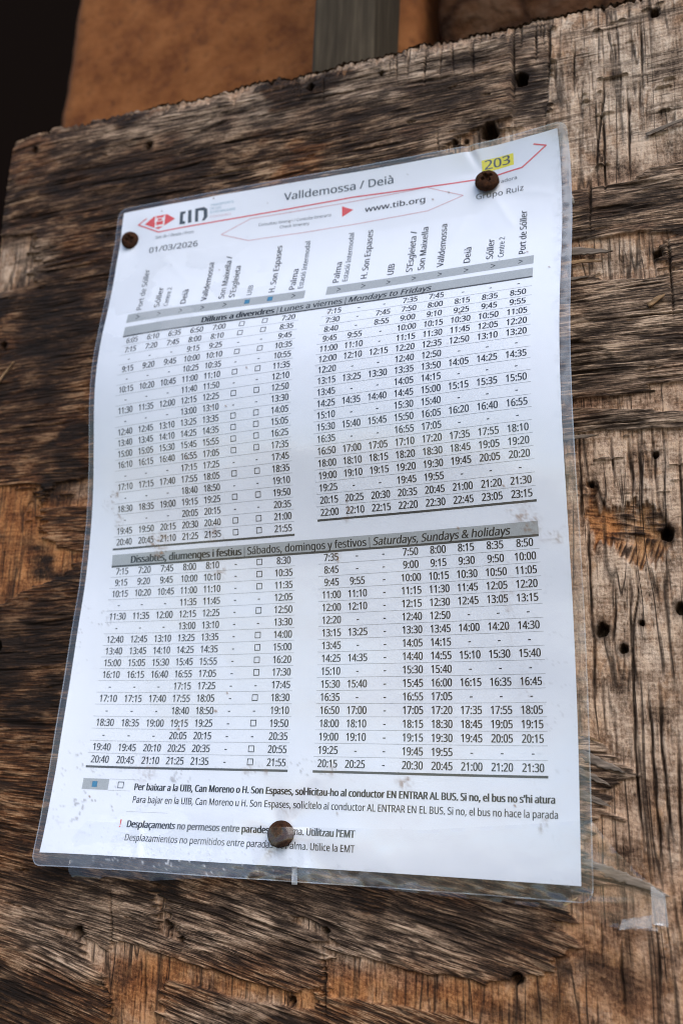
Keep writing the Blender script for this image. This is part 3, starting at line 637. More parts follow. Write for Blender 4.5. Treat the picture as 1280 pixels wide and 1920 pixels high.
    # ragged end grain nicks along the top
    Z -= sstep(8, 0, BY1 - Y0) * 1.2 * sstep(.1, .6, N[33](X / 1.8, Y / 40))
    verts = np.stack([X, Y, Z], -1).reshape(-1, 3)
    idx = np.arange(nx * ny).reshape(ny, nx)
    F = np.stack([idx[:-1, :-1], idx[:-1, 1:], idx[1:, 1:], idx[1:, :-1]], -1).reshape(-1, 4)
    # sides and back
    ring = np.concatenate([idx[0, :], idx[1:, -1], idx[-1, -2::-1], idx[-2:0:-1, 0]])
    ext = [verts]; faces = [F]; prev = ring; base = nx * ny
    rv = verts[ring]
    for k, zz in enumerate((-2.6, -5.0, -8, -11, -15, -TH)):
        v = rv.copy(); j = .5 * N[k + 3](rv[:, 0] / 3 + rv[:, 1] / 3, np.full(len(rv), k * 3.3))
        v[:, 2] = zz
        v[:, 1] -= (np.abs(rv[:, 1] - BY1) < 8) * (.25 + j); v[:, 0] += (np.abs(rv[:, 0] - BX0) < 6) * (.2 + j)
        cur = np.arange(base, base + len(ring)); base += len(ring)
        ext.append(v); n2 = np.roll(np.arange(len(ring)), -1)
        faces.append(np.stack([prev, cur, cur[n2], prev[n2]], -1)[:, ::1]); prev = cur
    V = np.concatenate(ext); FF = np.concatenate(faces)
    root = empty('wooden_board', 0, BY0, -TH)
    tag(root, 'old weathered plywood board with peeling veneer, cracks and nail holes, carrying the timetable', 'board')
    o = build('plywood_panel', V, FF, wood_mat(), root)
    nb = len(V) - nx * ny
    def full(a, fill): return np.concatenate([a.ravel(), np.full(nb, fill, np.float32)])
    G = go * (1 - E) + gi * E
    G = G * (1 - km) + km * np.clip(.5 + .45 * fib, 0, 1)
    warm = np.maximum(warm, .55 * E * sstep(140, 110, Y) * (1 - .8 * bleach)); warm = np.maximum(warm, km * (.10 + .35 * sstep(.1, .6, fib) + .55 * flat)); bleach = bleach * (1 - km)
    attr(o, 'layer', [full(np.clip(E * (1 - .75 * veil), 0, 1), .3), full(stain, .2), full(warm, .3)])
    attr(o, 'grain', [full(G, .45), full(bleach, .2), full(np.clip(rim * .8 + km * (1 - flat) * sstep(.15, -.7, fib + .5 * N[4](X / 5, Y / 5)) * .85 + cr * .95 + lines2 * (1 - E) * .4 + vl * E * .5, 0, 1), 0)])
    attr(o, 'flow', [full(q, 0), full(p, 0), full(X, 0)])
    # loose back sheet
    bv = [(BX0 + 4, BY0, -TH), (BX1, BY0, -TH), (BX1, BY1 - 4, -TH), (BX0 + 4, BY1 - 4, -TH)]
    build('back_face', bv, [(3, 2, 1, 0)], wood_plain, root)
    return root
def wood_mat():
    t = NT('weathered plywood')
    L = t.n('ShaderNodeAttribute', attribute_name='layer'); G = t.n('ShaderNodeAttribute', attribute_name='grain')
    ls = t.n('ShaderNodeSeparateColor', Color=L.outputs['Color']); gs = t.n('ShaderNodeSeparateColor', Color=G.outputs['Color'])
    E, stain, warm = ls.outputs; g, bleach, dirt = gs.outputs
    # fine fibres: object space x across, z up (metres)
    Fl = t.n('ShaderNodeAttribute', attribute_name='flow'); fs = t.n('ShaderNodeSeparateXYZ', Vector=Fl.outputs['Vector'])
    q, p, x = fs.outputs
    yz = t.n('ShaderNodeSeparateXYZ', Vector=t.coords(1000, 1000, 1000)).outputs[2]
    def slit(ax, fx, cy, fy, z, width, lo):
        # thin splits that follow the grain, opening and closing along it
        n = t.noise(t.n('ShaderNodeCombineXYZ', X=t.math('MULTIPLY', ax, fx), Y=t.math('MULTIPLY', cy, fy), Z=z).outputs[0], 1, 2, .35)
        ln = t.math('SUBTRACT', 1, t.math('MULTIPLY', t.math('ABSOLUTE', t.math('SUBTRACT', n, .5)), width), True)
        gt = t.noise(t.n('ShaderNodeCombineXYZ', X=t.math('MULTIPLY', ax, fx * 2.2), Y=t.math('MULTIPLY', cy, fy * .45), Z=z + 5).outputs[0], 1, 2, .5)
        return t.math('MULTIPLY', t.math('MULTIPLY', t.math('SUBTRACT', gt, lo), 9, True), t.math('POWER', ln, .7))
    fo = t.noise(t.n('ShaderNodeCombineXYZ', X=t.math('MULTIPLY', x, .13), Y=t.math('MULTIPLY', q, 1.15)).outputs[0], 1, 4, .72)
    dash = t.noise(t.n('ShaderNodeCombineXYZ', X=t.math('MULTIPLY', x, .065), Y=t.math('MULTIPLY', q, 1.25), Z=7.7).outputs[0], 1, 2, .55)
    dash = t.math('MULTIPLY', t.math('SUBTRACT', dash, .535), 16, True)
    das2 = t.noise(t.n('ShaderNodeCombineXYZ', X=t.math('MULTIPLY', x, .05), Y=t.math('MULTIPLY', q, .95), Z=1.7).outputs[0], 1, 3, .5)
    das2 = t.math('MULTIPLY', t.math('SUBTRACT', das2, .585), 24, True)
    s1 = slit(x, .045, q, .55, 11.0, 13, .45); s2 = slit(x, .022, q, .24, 14.0, 24, .42)
    dash = t.math('MAXIMUM', t.math('MAXIMUM', t.math('MULTIPLY', dash, .6), t.math('MULTIPLY', das2, .6)), 0.0)
    fi = t.noise(t.n('ShaderNodeCombineXYZ', X=t.math('MULTIPLY', p, 1.15), Y=t.math('MULTIPLY', yz, .30)).outputs[0], 1, 4, .75)
    dashi = t.noise(t.n('ShaderNodeCombineXYZ', X=t.math('MULTIPLY', p, 1.5), Y=t.math('MULTIPLY', yz, .07), Z=3.3).outputs[0], 1, 2, .5)
    dashi = t.math('MULTIPLY', t.math('SUBTRACT', dashi, .585), 18, True)
    s3 = slit(yz, .010, p, .30, 21.0, 19, .50); s4 = slit(yz, .012, p, .13, 25.0, 48, .42)
    dashi = t.math('MULTIPLY', dashi, .3); splits = t.math('ADD', t.math('MULTIPLY', t.math('MAXIMUM', s3, s4), E), t.math('MULTIPLY', t.math('MAXIMUM', s1, s2), t.math('SUBTRACT', 1, E)), True)
    sp = t.noise(t.coords(800, 800, 800), 1, 3, .72)
    fine = t.mix(E, *(t.n('ShaderNodeCombineColor', Red=x, Green=x, Blue=x).outputs[0] for x in (fo, fi)))
    fv = t.n('ShaderNodeSeparateColor', Color=fine).outputs[0]
    gg = t.math('ADD', g, t.math('MULTIPLY', t.math('SUBTRACT', fv, .5), t.math('ADD', 1.7, t.math('MULTIPLY', E, -1.0))))
    gg = t.math('ADD', gg, t.math('MULTIPLY', t.math('SUBTRACT', sp, .5), t.math('ADD', .5, t.math('MULTIPLY', E, .55))))
    dk = t.math('ADD', t.math('MULTIPLY', dash, t.math('SUBTRACT', 1, E)), t.math('MULTIPLY', t.math('MULTIPLY', dashi, E), .62))
    gg = t.math('SUBTRACT', gg, t.math('MULTIPLY', dk, .40))
    outer = t.ramp(gg, [(.12, (0.0129, 0.0067, 0.0035)), (.31, (0.0506, 0.0286, 0.0161)), (.48, (0.135, 0.083, 0.050)), (.70, (0.39, 0.300, 0.225))])
    inner = t.ramp(gg, [(.02, (0.0460, 0.0218, 0.0098)), (.25, (0.122, 0.062, 0.029)), (.53, (0.235, 0.142, 0.078)), (.86, (0.4232, 0.3024, 0.1855))])
    # weathered silver skin left in ragged patches on the bare ply, and short orange fibre ends
    pt = t.noise(t.n('ShaderNodeCombineXYZ', X=t.math('MULTIPLY', p, .16), Y=t.math('MULTIPLY', yz, .055), Z=2.2).outputs[0], 1, 6, .72)
    silver = t.ramp(gg, [(.02, (.07, .050, .036)), (.38, (.30, .258, .225)), (.76, (.58, .53, .49))])
    inner = t.mix(t.math('MULTIPLY', t.math('MULTIPLY', t.math('SUBTRACT', pt, .46), 9, True), t.math('SUBTRACT', .9, warm, True)), inner, silver)
    fk = t.noise(t.n('ShaderNodeCombineXYZ', X=t.math('MULTIPLY', x, .42), Y=t.math('MULTIPLY', yz, 1.15), Z=6.1).outputs[0], 1, 2, .5)
    inner = t.mix(t.math('MULTIPLY', t.math('MULTIPLY', t.math('SUBTRACT', fk, .60), 10, True), .6), inner, (.30, .145, .05))
    base = t.mix(E, outer, inner)
    # tannin-warm fresh wood
    wcol = t.mix(E, t.ramp(gg, [(.04, (0.0240, 0.0095, 0.0037)), (.40, (0.138, 0.0580, 0.0215)), (.74, (0.350, 0.2150, 0.1220))]),
                 t.ramp(gg, [(.04, (0.034, 0.0110, 0.0035)), (.36, (0.150, 0.055, 0.0170)), (.76, (0.37, 0.175, 0.068))]))
    base = t.mix(t.math('MULTIPLY', warm, .92), base, wcol)
    gr = t.ramp(gg, [(.02, (0.046, 0.033, 0.026)), (.33, (0.250, 0.213, 0.182)), (.72, (0.57, 0.525, 0.49))])
    base = t.mix(t.math('MULTIPLY', bleach, .85), base, gr)
    st = t.ramp(gg, [(.15, (0.0055, 0.0027, 0.0013)), (.46, (0.0185, 0.0092, 0.0042)), (.80, (0.105, 0.062, 0.036))])
    base = t.mix(t.math('MULTIPLY', stain, 1.3, True), base, st)
    brown = t.ramp(gg, [(.05, (.030, .014, .006)), (.42, (.135, .070, .032)), (.8, (.30, .18, .09))])
    pb = t.noise(t.n('ShaderNodeCombineXYZ', X=t.math('MULTIPLY', p, .11), Y=t.math('MULTIPLY', yz, .06), Z=8.8).outputs[0], 1, 6, .75)
    base = t.mix(t.math('MULTIPLY', t.math('MULTIPLY', t.math('SUBTRACT', pb, .52), 10, True), t.math('MULTIPLY', E, .6)), base, brown)
    base = t.mix(t.math('MULTIPLY', splits, .9), base, (.013, .0075, .0045))
    base = t.mix(t.math('MULTIPLY', dirt, .92), base, (.014, .008, .005))
    base = t.mix(1.0, base, (1.15, .985, .81), 'MULTIPLY')
    b = t.n('ShaderNodeBsdfPrincipled', Roughness=.82); b.inputs['Specular IOR Level'].default_value = .25
    t.link(base, b.inputs['Base Color'])
    bp = t.n('ShaderNodeBump', Strength=.8, Distance=.0006, Height=t.math('SUBTRACT', gg, t.math('MULTIPLY', splits, .9)))
    t.link(bp.outputs[0], b.inputs['Normal'])
    return t.done(b.outputs[0])
wood_plain = plain('board back', (.12, .08, .05))
board = make_board()

def splinter_mat(name, c):
    t = NT(name)
    n = t.noise(t.coords(50, 500, 800), 1, 4, .65)
    a = t.ramp(n, [(.25, tuple(x * .22 for x in c)), (.5, tuple(x * .8 for x in c)), (.75, tuple(min(1, x * 1.7) for x in c))])
    b = t.n('ShaderNodeBsdfPrincipled', Roughness=.85); t.link(a, b.inputs['Base Color'])
    return t.done(b.outputs[0])
grey_fibre = splinter_mat('grey fibre', (.20, .155, .12)); tan_fibre = splinter_mat('tan fibre', (.36, .22, .11))
def sliver(pts, wid, thick, mat, name, parent, seed, tag_it=None):
    """a torn strip of veneer: spine points (x, y, z), ragged width, pointed free end"""
    r = random.Random(seed); pts = [Vector(p) for p in pts]
    spine = []
    for a, b in zip(pts[:-1], pts[1:]):
        k = max(2, int((b - a).length / 1.2))
        spine += [a.lerp(b, i / k) for i in range(k)]
    spine.append(pts[-1]); n = len(spine); V = []; F = []; nu = 7
    for i, s in enumerate(spine):
        t = i / (n - 1); d = (spine[min(i + 1, n - 1)] - spine[max(i - 1, 0)]).normalized()
        nrm = Vector((-d.y, d.x, 0)).normalized()
        wd = wid * (1 - t ** 3.0) * (1 + r.uniform(-.12, .12)) + .12
        off = r.uniform(-.08, .08) * wid
        for side in (1, -1):
            for j in range(nu):
                u = j / (nu - 1) - .5
                z = s.z + (thick / 2 if side > 0 else -thick / 2) + (.12 * math.sin(j * 2.3 + seed) + r.uniform(-.05, .05) if side > 0 else 0)
                V.append((s.x + nrm.x * (u * wd + off), s.y + nrm.y * (u * wd + off), z))
    for i in range(n - 1):
        a, b = i * 2 * nu, (i + 1) * 2 * nu
        for j in range(nu - 1):
            F.append((a + j, b + j, b + j + 1, a + j + 1)); F.append((a + nu + j, a + nu + j + 1, b + nu + j + 1, b + nu + j))
        F.append((a, a + nu, b + nu, b)); F.append((a + nu - 1, b + nu - 1, b + 2 * nu - 1, a + 2 * nu - 1))
    e = (n - 1) * 2 * nu
    F.append(tuple(range(0, nu)) + tuple(range(2 * nu - 1, nu - 1, -1))); F.append(tuple(range(e + nu - 1, e - 1, -1)) + tuple(range(e + nu, e + 2 * nu)))
    F = [f[::-1] for f in F]
    return build(name, V, F, mat, parent, origin=tuple(pts[0]))
SL = [([(98, 92.5, -.4), (110, 91.2, .4), (123, 88.6, 1.0)], 3.4, .7, grey_fibre),
      ([(100, 87.0, -.6), (112, 86.6, .2), (119, 85.0, .8)], 1.5, .6, tan_fibre),
      ([(98, 79.6, -.4), (107, 79.4, .1), (113.5, 79.2, .6)], 1.6, .6, grey_fibre),
      ([(98, 12.2, -.4), (108, 12.0, .1), (115, 11.9, .6)], 1.7, .6, grey_fibre),
      ([(100, -103.5, -.9), (110, -107.5, .1), (119.8, -111.2, .9)], 3.6, .8, grey_fibre),
      ([(100, -109.5, -.9), (108, -112.5, 0), (114.5, -115.5, .8)], 2.4, .7, grey_fibre),
      ([(100, -117.0, -.9), (108, -119.8, 0), (114.5, -122.2, .6)], 3.0, .7, grey_fibre),
      ([(104, -98.6, -.9), (108, -99.6, .3), (112.5, -101.3, .9)], .9, .5, tan_fibre),
      ([(138, 140.6, -.6), (147, 143.0, .1), (157, 145.2, .3)], 1.5, .5, grey_fibre),
      ([(104, -140.8, -.9), (118, -144.6, 0), (132, -149.6, .7)], 3.4, .8, grey_fibre),
      ]
for k, (p, wd, th, m) in enumerate(SL):
    p = [tuple(q) for q in p]
    sliver(p, wd, th, m, 'splinter', board, k)
chip = sliver([(135.2, 63.0, .8), (138.3, 64.8, 1.4), (141.5, 66.6, 1.1)], 1.7, 1.3, tan_fibre, 'wood_chip', None, 40)
tag(chip, 'small pale wood chip lying on grey veneer beside the sheet', 'wood chip')
straw = sliver([(97.8, -154.3, 1.2), (100.2, -153.2, 1.9), (102.6, -151.6, 1.6)], .9, .7, splinter_mat('straw', (.55, .36, .17)), 'straw', None, 41)
tag(straw, 'tiny yellow straw fragment caught under the lower right corner of the laminate', 'straw')
twig = sliver([(-172.5, 60.5, .6), (-166, 68.5, 1.6), (-160.5, 76.5, 1.0)], 1.1, .9, tan_fibre, 'wood_shaving', None, 42)
tag(twig, 'thin curled wood shaving standing off the dark stained left part of the board', 'wood shaving')
fluff = sliver([(108.6, 113.5, .8), (108.1, 116, 1.6), (107.3, 118.2, .8)], .7, .5, splinter_mat('pale shred', (.62, .55, .48)), 'paper_shred', None, 43)
tag(fluff, 'tiny white shred stuck at the veneer edge beside the upper right laminate border', 'shred')

# ------------------------------------------------------------------ laminated timetable
PW, PH = 210.0, 297.0
CTRL = np.array([[-174.23, 191.57, 35.47], [-104.89, 189.93, -14.09], [-33.95, 189.66, 11.08], [34.96, 183.2, 25.31], [102.64, 188.84, 12.71], [155.59, 154.32, 109.65], [-175.17, 148.23, -5.84], [-105.48, 147.91, 7.72], [-35.46, 147.0, 3.36], [34.18, 146.82, -0.87], [104.78, 146.67, 0.49], [174.03, 148.57, 23.84], [-175.95, 104.99, -5.08], [-105.46, 105.81, 6.31], [-35.87, 104.13, 0.9], [34.29, 102.83, -1.22], [104.15, 103.23, 1.94], [174.07, 102.23, -1.96], [-174.28, 62.19, -8.46], [-106.85, 63.33, 16.27], [-36.19, 63.55, 17.12], [33.86, 64.15, 18.07], [104.05, 63.76, 18.55], [173.96, 64.42, 21.99], [-172.12, 23.28, -17.37], [-105.6, 20.88, 7.89], [-35.61, 20.86, 13.7], [34.03, 20.65, 19.98], [103.82, 21.25, 24.15], [174.26, 21.79, 22.46], [-174.91, -21.94, -9.47], [-104.6, -20.56, 0.47], [-34.81, -20.26, 3.93], [34.95, -20.42, 8.19], [104.69, -20.78, 16.16], [173.94, -20.98, 25.6], [-174.78, -63.02, 14.7], [-104.53, -63.38, 1.23], [-34.58, -62.78, 0.05], [35.56, -62.56, 3.59], [105.25, -62.62, 9.24], [174.19, -63.75, 23.12], [-169.02, -102.69, 41.16], [-105.08, -106.03, -0.78], [-34.19, -105.25, 0.7], [35.43, -105.03, 1.52], [106.19, -105.25, 2.81], [171.21, -105.32, 37.71], [-175.79, -144.2, 17.4], [-103.93, -148.6, 8.93], [-34.29, -147.23, 6.63], [35.61, -147.59, 3.01], [105.43, -147.71, 7.33], [172.17, -146.96, 32.89], [-172.26, -221.64, -55.67], [-101.74, -179.21, 47.26], [-33.56, -190.48, 15.76], [35.07, -189.74, -6.3], [106.21, -190.35, 9.94], [170.52, -189.18, 30.32]]).reshape(10, 6, 3)      # how the buckled sheet stands off the board
SCREWS = [(6.0, 16.6), (178.9, 16.3), (99.8, 286.2)]     # where screws pass through the sheet, mm from its top left
def bspline(t, n):
    s = np.clip(t, 0, 1) * (n - 3); i = np.clip(np.floor(s), 0, n - 4).astype(int); u = s - i
    B = np.zeros((len(t), n))
    for k, wt in enumerate([(1 - u) ** 3 / 6, (3 * u ** 3 - 6 * u ** 2 + 4) / 6, (-3 * u ** 3 + 3 * u ** 2 + 3 * u + 1) / 6, u ** 3 / 6]):
        B[np.arange(len(t)), i + k] = wt
    return B
def sheet_raw(u, v):
    return np.einsum('ni,nj,ijk->nk', bspline(v / PH, 10), bspline(u / PW, 6), CTRL)
PN = [Noise(100 + k) for k in range(12)]
def sheet(u, v, off=0.0):
    """point of the buckled sheet at u, v (mm from its top left corner), lifted by off"""
    u = np.asarray(u, float); v = np.asarray(v, float)
    uc = np.clip(u, 0, PW); vc = np.clip(v, 0, PH)
    S = sheet_raw(uc, vc)
    ia = np.where(u < 0, 3., PW - 3.); ja = np.where(v < 0, 3., PH - 3.)
    Su = sheet_raw(ia, vc); Sv = sheet_raw(uc, ja)
    S = S + (S - Su) * (np.abs(u - uc) / 3.0)[:, None] + (S - Sv) * (np.abs(v - vc) / 3.0)[:, None]
    z = .24 * PN[0](u / 34, v / 30) + .07 * PN[1](u / 15, v / 13) + .012 * PN[2](u / 6, v / 6)
    # dents and puckers the screws pull into the sheet
    for k, (a, b) in enumerate(SCREWS):
        r = np.hypot(u - a, v - b); th = np.arctan2(v - b, u - a)
        dep = (.9, 1.2, 1.3)[k]; rad = (9., 13., 15.)[k]
        z -= dep * np.exp(-(r / rad) ** 2)
        z += (.08, .18, .24)[k] * np.cos((3, 4, 5)[k] * th + (0.3, 1.2, .6)[k]) * np.exp(-((r - rad * .9) / rad) ** 2)
    z += .32 * sstep(296.6, 299.5, v) * PN[4](u / 6.5, v / 3.2) + .22 * sstep(210.3, 212.5, u) * PN[5](u / 3, v / 9) + .15 * sstep(-.4, -2, u) * PN[6](u / 3, v / 9)
    # crease from the upper right screw to the top edge, small folds under it
    d = np.abs(u - (170.5 + (v + 3) * .45)); z -= .75 * np.exp(-(d / 1.6) ** 2) * sstep(16, 0, v)
    for (ax, ay, bx, by, am) in ((181, 22, 190, 40, .16), (174, 24, 164, 42, .14), (183, 20, 205, 27, .12), (112, 268, 104, 280, -.2),
                                 (95, 290, 88, 303, .22), (108, 290, 112, 303, .3), (60, 40, 40, 55, .08), (20, 22, 40, 44, .10), (41, 284, 44, 300, .35), (36, 284, 52, 292, .15)):
        z += am * np.exp(-(seg_dist(u, v, [(ax, ay), (bx, by)]) / 1.5) ** 2)
    # blisters in the lower right of the sheet
    for a, b, r, am in ((125, 287, 9, .35), (140, 292, 7, .2), (62, 164, 4, .25), (28, 288, 12, .2)):
        z += am * np.exp(-(((u - a) / r) ** 2 + ((v - b) / r / .8) ** 2))
    S = S.copy(); S[:, 2] = np.maximum(S[:, 2] + z, 1.0) + off
    return S

# --- print: everything is collected into the paper's own mesh
INK = {}
PV, PF, PM = [], [], []; pcount = 0
def ink(name, c, rough=.7):
    t = NT(name)
    n = t.noise(t.coords(2500, 2500, 2500), 1, 2)
    a = t.mix(n, tuple(x * .75 for x in c), tuple(min(1, x * 1.25) for x in c))
    b = t.n('ShaderNodeBsdfPrincipled', Roughness=rough); b.inputs['Specular IOR Level'].default_value = .1
    t.link(a, b.inputs['Base Color'])
    INK[name] = len(INK) + 1
    return t.done(b.outputs[0])
paper_t = NT('timetable paper')
pn = paper_t.noise(paper_t.coords(120, 120, 120), 1, 5)
pc = paper_t.mix(pn, (.735, .77, .84), (.775, .81, .875))
pb = paper_t.n('ShaderNodeBsdfPrincipled', Roughness=.6); pb.inputs['Specular IOR Level'].default_value = .2
paper_t.link(pc, pb.inputs['Base Color'])
PMATS = [paper_t.done(pb.outputs[0])] + [ink(n, c) for n, c in (
    ('black', (.010, .010, .011)), ('slate', (.055, .068, .08)), ('soft', (.16, .17, .19)), ('bar', (.36, .385, .40)), ('rule', (.40, .42, .45)),
    ('thick', (.055, .055, .052)), ('red', (.66, .075, .07)), ('pink', (.62, .26, .28)), ('teal', (.03, .19, .34)), ('pale', (.34, .50, .58)), ('blush', (.62, .42, .46)),
    ('marker', (.78, .70, .02)), ('blank', (.76, .77, .80)))]
def add_print(uv, faces, mat, off):
    global pcount
    uv = np.asarray(uv, float)
    PV.append(sheet(uv[:, 0], uv[:, 1], off))
    PF.extend(tuple(i + pcount for i in f) for f in faces); PM.extend([INK[mat]] * len(faces)); pcount += len(uv)
def quad_strip(u0, v0, u1, v1, mat, off=.05, step=1.5):
    nu = max(1, int(abs(u1 - u0) / step)); nv = max(1, int(abs(v1 - v0) / step))
    g = [(u0 + (u1 - u0) * i / nu, v0 + (v1 - v0) * j / nv) for j in range(nv + 1) for i in range(nu + 1)]
    f = [(j * (nu + 1) + i, (j + 1) * (nu + 1) + i, (j + 1) * (nu + 1) + i + 1, j * (nu + 1) + i + 1) for j in range(nv) for i in range(nu)]
    add_print(g, f, mat, off)
def line(pts, wd, mat, off=.06, step=1.2):
    for (a, b), (c, d) in zip(pts[:-1], pts[1:]):
        L = math.hypot(c - a, d - b); n = max(1, int(L / step)); nx, ny = -(d - b) / L * wd / 2, (c - a) / L * wd / 2
        ex, ey = (c - a) / L * wd * .25, (d - b) / L * wd * .25
        a0, b0, c0, d0 = a - ex, b - ey, c + ex, d + ey
        g = []
        for i in range(n + 1):
            x, y = a0 + (c0 - a0) * i / n, b0 + (d0 - b0) * i / n
            g += [(x - nx, y - ny), (x + nx, y + ny)]
        add_print(g, [(2 * i, 2 * i + 1, 2 * i + 3, 2 * i + 2) for i in range(n)], mat, off)
def shape(pts, mat, off=.06):
    # filled outline, cut into small triangles so it follows the buckled sheet
    from mathutils.geometry import tessellate_polygon
    P3 = [Vector((a, b, 0)) for a, b in pts]
    todo = [tuple(P3[i] for i in t) for t in tessellate_polygon([P3])]; out = []
    while todo:
        a, b, c = todo.pop(); e = [(a - b).length, (b - c).length, (c - a).length]
        if max(e) < 1.6: out.append((a, b, c)); continue
        k = e.index(max(e)); a, b, c = ((a, b, c), (b, c, a), (c, a, b))[k]; m = (a + b) / 2
        todo += [(a, m, c), (m, b, c)]
    uv = [(p.x, p.y) for t in out for p in t]; fs = []
    for i, (a, b, c) in enumerate(out):
        up = (b - a).cross(c - a).z < 0
        fs.append((3 * i, 3 * i + 1, 3 * i + 2) if up else (3 * i, 3 * i + 2, 3 * i + 1))
    add_print(uv, fs, mat, off)
FONT = None
try:
    import os
    FONT = bpy.data.fonts.load(os.path.join(bpy.utils.system_resource('DATAFILES'), 'fonts', 'NotoSansHebrew-Regular.woff2'))
except Exception:
    FONT = None
fc = bpy.data.curves.new('lettering', 'FONT'); fo = bpy.data.objects.new('lettering', fc); col.objects.link(fo)
fc.resolution_u = 3; fc.fill_mode = 'FRONT'
if FONT: fc.font = FONT
def raw_text(s, bold, shear):
    fc.body = s; fc.offset = bold; fc.shear = shear
    bpy.context.view_layer.update()
    ev = fo.evaluated_get(bpy.context.evaluated_depsgraph_get()); me = ev.to_mesh()
    v = np.array([x.co[:2] for x in me.vertices]).reshape(-1, 2); f = [tuple(p.vertices) for p in me.polygons]
    ev.to_mesh_clear()
    return v, f
hv, _ = raw_text('H', 0, 0); CAP = hv[:, 1].max() - hv[:, 1].min()
TC = {}
def text(s, u, v, cap, mat='black', width=None, align='c', bold=0.0, shear=0.0, rot=False, xs=.86, off=.09, vcen=True):
    key = (s, shear)
    if key not in TC: TC[key] = raw_text(s, 0, shear)
    p, f = TC[key]
    if not len(p): return
    if bold > .009:                                   # heavier weight: strokes widened by overprinting
        d = bold * cap * 1.55
        for i, e in enumerate((-d, d)):
            text(s, u if rot else u + e, v - e if rot else v, cap, mat, width, align, 0, shear, rot, xs, off + .006 * (i + 1), vcen)
    x0, x1 = p[:, 0].min(), p[:, 0].max(); k = cap / CAP
    sx = width / (x1 - x0) if width else k * xs
    x = (p[:, 0] - x0) * sx; wd = (x1 - x0) * sx
    x = x - (wd / 2 if align == 'c' else wd if align == 'r' else 0)
    y = p[:, 1] * k - (cap / 2 if vcen else 0)
    add_print(np.stack([u - y, v - x], 1) if rot else np.stack([u + x, v - y], 1), f, mat, off)

CX = [18.56, 29.82, 40.97, 51.95, 62.89, 73.75, 84.62, 95.65, 116.5, 127.48, 138.55, 149.6, 160.67, 171.7, 182.8, 193.92]
Y0, PITCH, Y1 = 74.40, 4.925, 181.0
D = '-'; Q = '#'
UL = '''6:05 6:10 6:35 6:50 7:00 # # 7:20|7:15 7:20 7:45 8:00 8:10 # # 8:35|- - - 9:15 9:25 - - 9:45|9:15 9:20 9:45 10:00 10:10 # # 10:35|- - - 10:25 10:35 - - 10:55|10:15 10:20 10:45 11:00 11:10 # # 11:35|- - - 11:40 11:50 - - 12:10|11:30 11:35 12:00 12:15 12:25 # # 12:50|- - - 13:00 13:10 - - 13:30|12:40 12:45 13:10 13:25 13:35 # # 14:05|13:40 13:45 14:10 14:25 14:35 # # 15:05|15:00 15:05 15:30 15:45 15:55 # # 16:25|16:10 16:15 16:40 16:55 17:05 # # 17:35|- - - 17:15 17:25 - - 17:45|17:10 17:15 17:40 17:55 18:05 # # 18:35|- - - 18:40 18:50 - - 19:10|18:30 18:35 19:00 19:15 19:25 # # 19:50|- - - 20:05 20:15 - - 20:35|19:45 19:50 20:15 20:30 20:40 # # 21:00|20:40 20:45 21:10 21:25 21:35 # # 21:55'''
UR = '''7:15 - - 7:35 7:45 - - -|7:30 - 7:45 7:50 8:00 8:15 8:35 8:50|8:40 - 8:55 9:00 9:10 9:25 9:45 9:55|9:45 9:55 - 10:00 10:15 10:30 10:50 11:05|11:00 11:10 - 11:15 11:30 11:45 12:05 12:20|12:00 12:10 12:15 12:20 12:35 12:50 13:10 13:20|12:20 - - 12:40 12:50 - - -|13:15 13:25 13:30 13:35 13:50 14:05 14:25 14:35|13:45 - - 14:05 14:15 - - -|14:25 14:35 14:40 14:45 15:00 15:15 15:35 15:50|15:10 - - 15:30 15:40 - - -|15:30 15:40 15:45 15:50 16:05 16:20 16:40 16:55|16:35 - - 16:55 17:05 - - -|16:50 17:00 17:05 17:10 17:20 17:35 17:55 18:10|18:00 18:10 18:15 18:20 18:30 18:45 19:05 19:20|19:00 19:10 19:15 19:20 19:30 19:45 20:05 20:20|19:25 - - 19:45 19:55 - - -|20:15 20:25 20:30 20:35 20:45 21:00 21:20 21:30|22:00 22:10 22:15 22:20 22:30 22:45 23:05 23:15'''
LL = '''7:15 7:20 7:45 8:00 8:10 - # 8:30|9:15 9:20 9:45 10:00 10:10 - # 10:35|10:15 10:20 10:45 11:00 11:10 - # 11:35|- - - 11:35 11:45 - - 12:05|11:30 11:35 12:00 12:15 12:25 - # 12:50|- - - 13:00 13:10 - - 13:30|12:40 12:45 13:10 13:25 13:35 - # 14:00|13:40 13:45 14:10 14:25 14:35 - # 15:00|15:00 15:05 15:30 15:45 15:55 - # 16:20|16:10 16:15 16:40 16:55 17:05 - # 17:30|- - - 17:15 17:25 - - 17:45|17:10 17:15 17:40 17:55 18:05 - # 18:30|- - - 18:40 18:50 - - 19:10|18:30 18:35 19:00 19:15 19:25 - # 19:50|- - - 20:05 20:15 - - 20:35|19:40 19:45 20:10 20:25 20:35 - # 20:55|20:40 20:45 21:10 21:25 21:35 - # 21:55'''
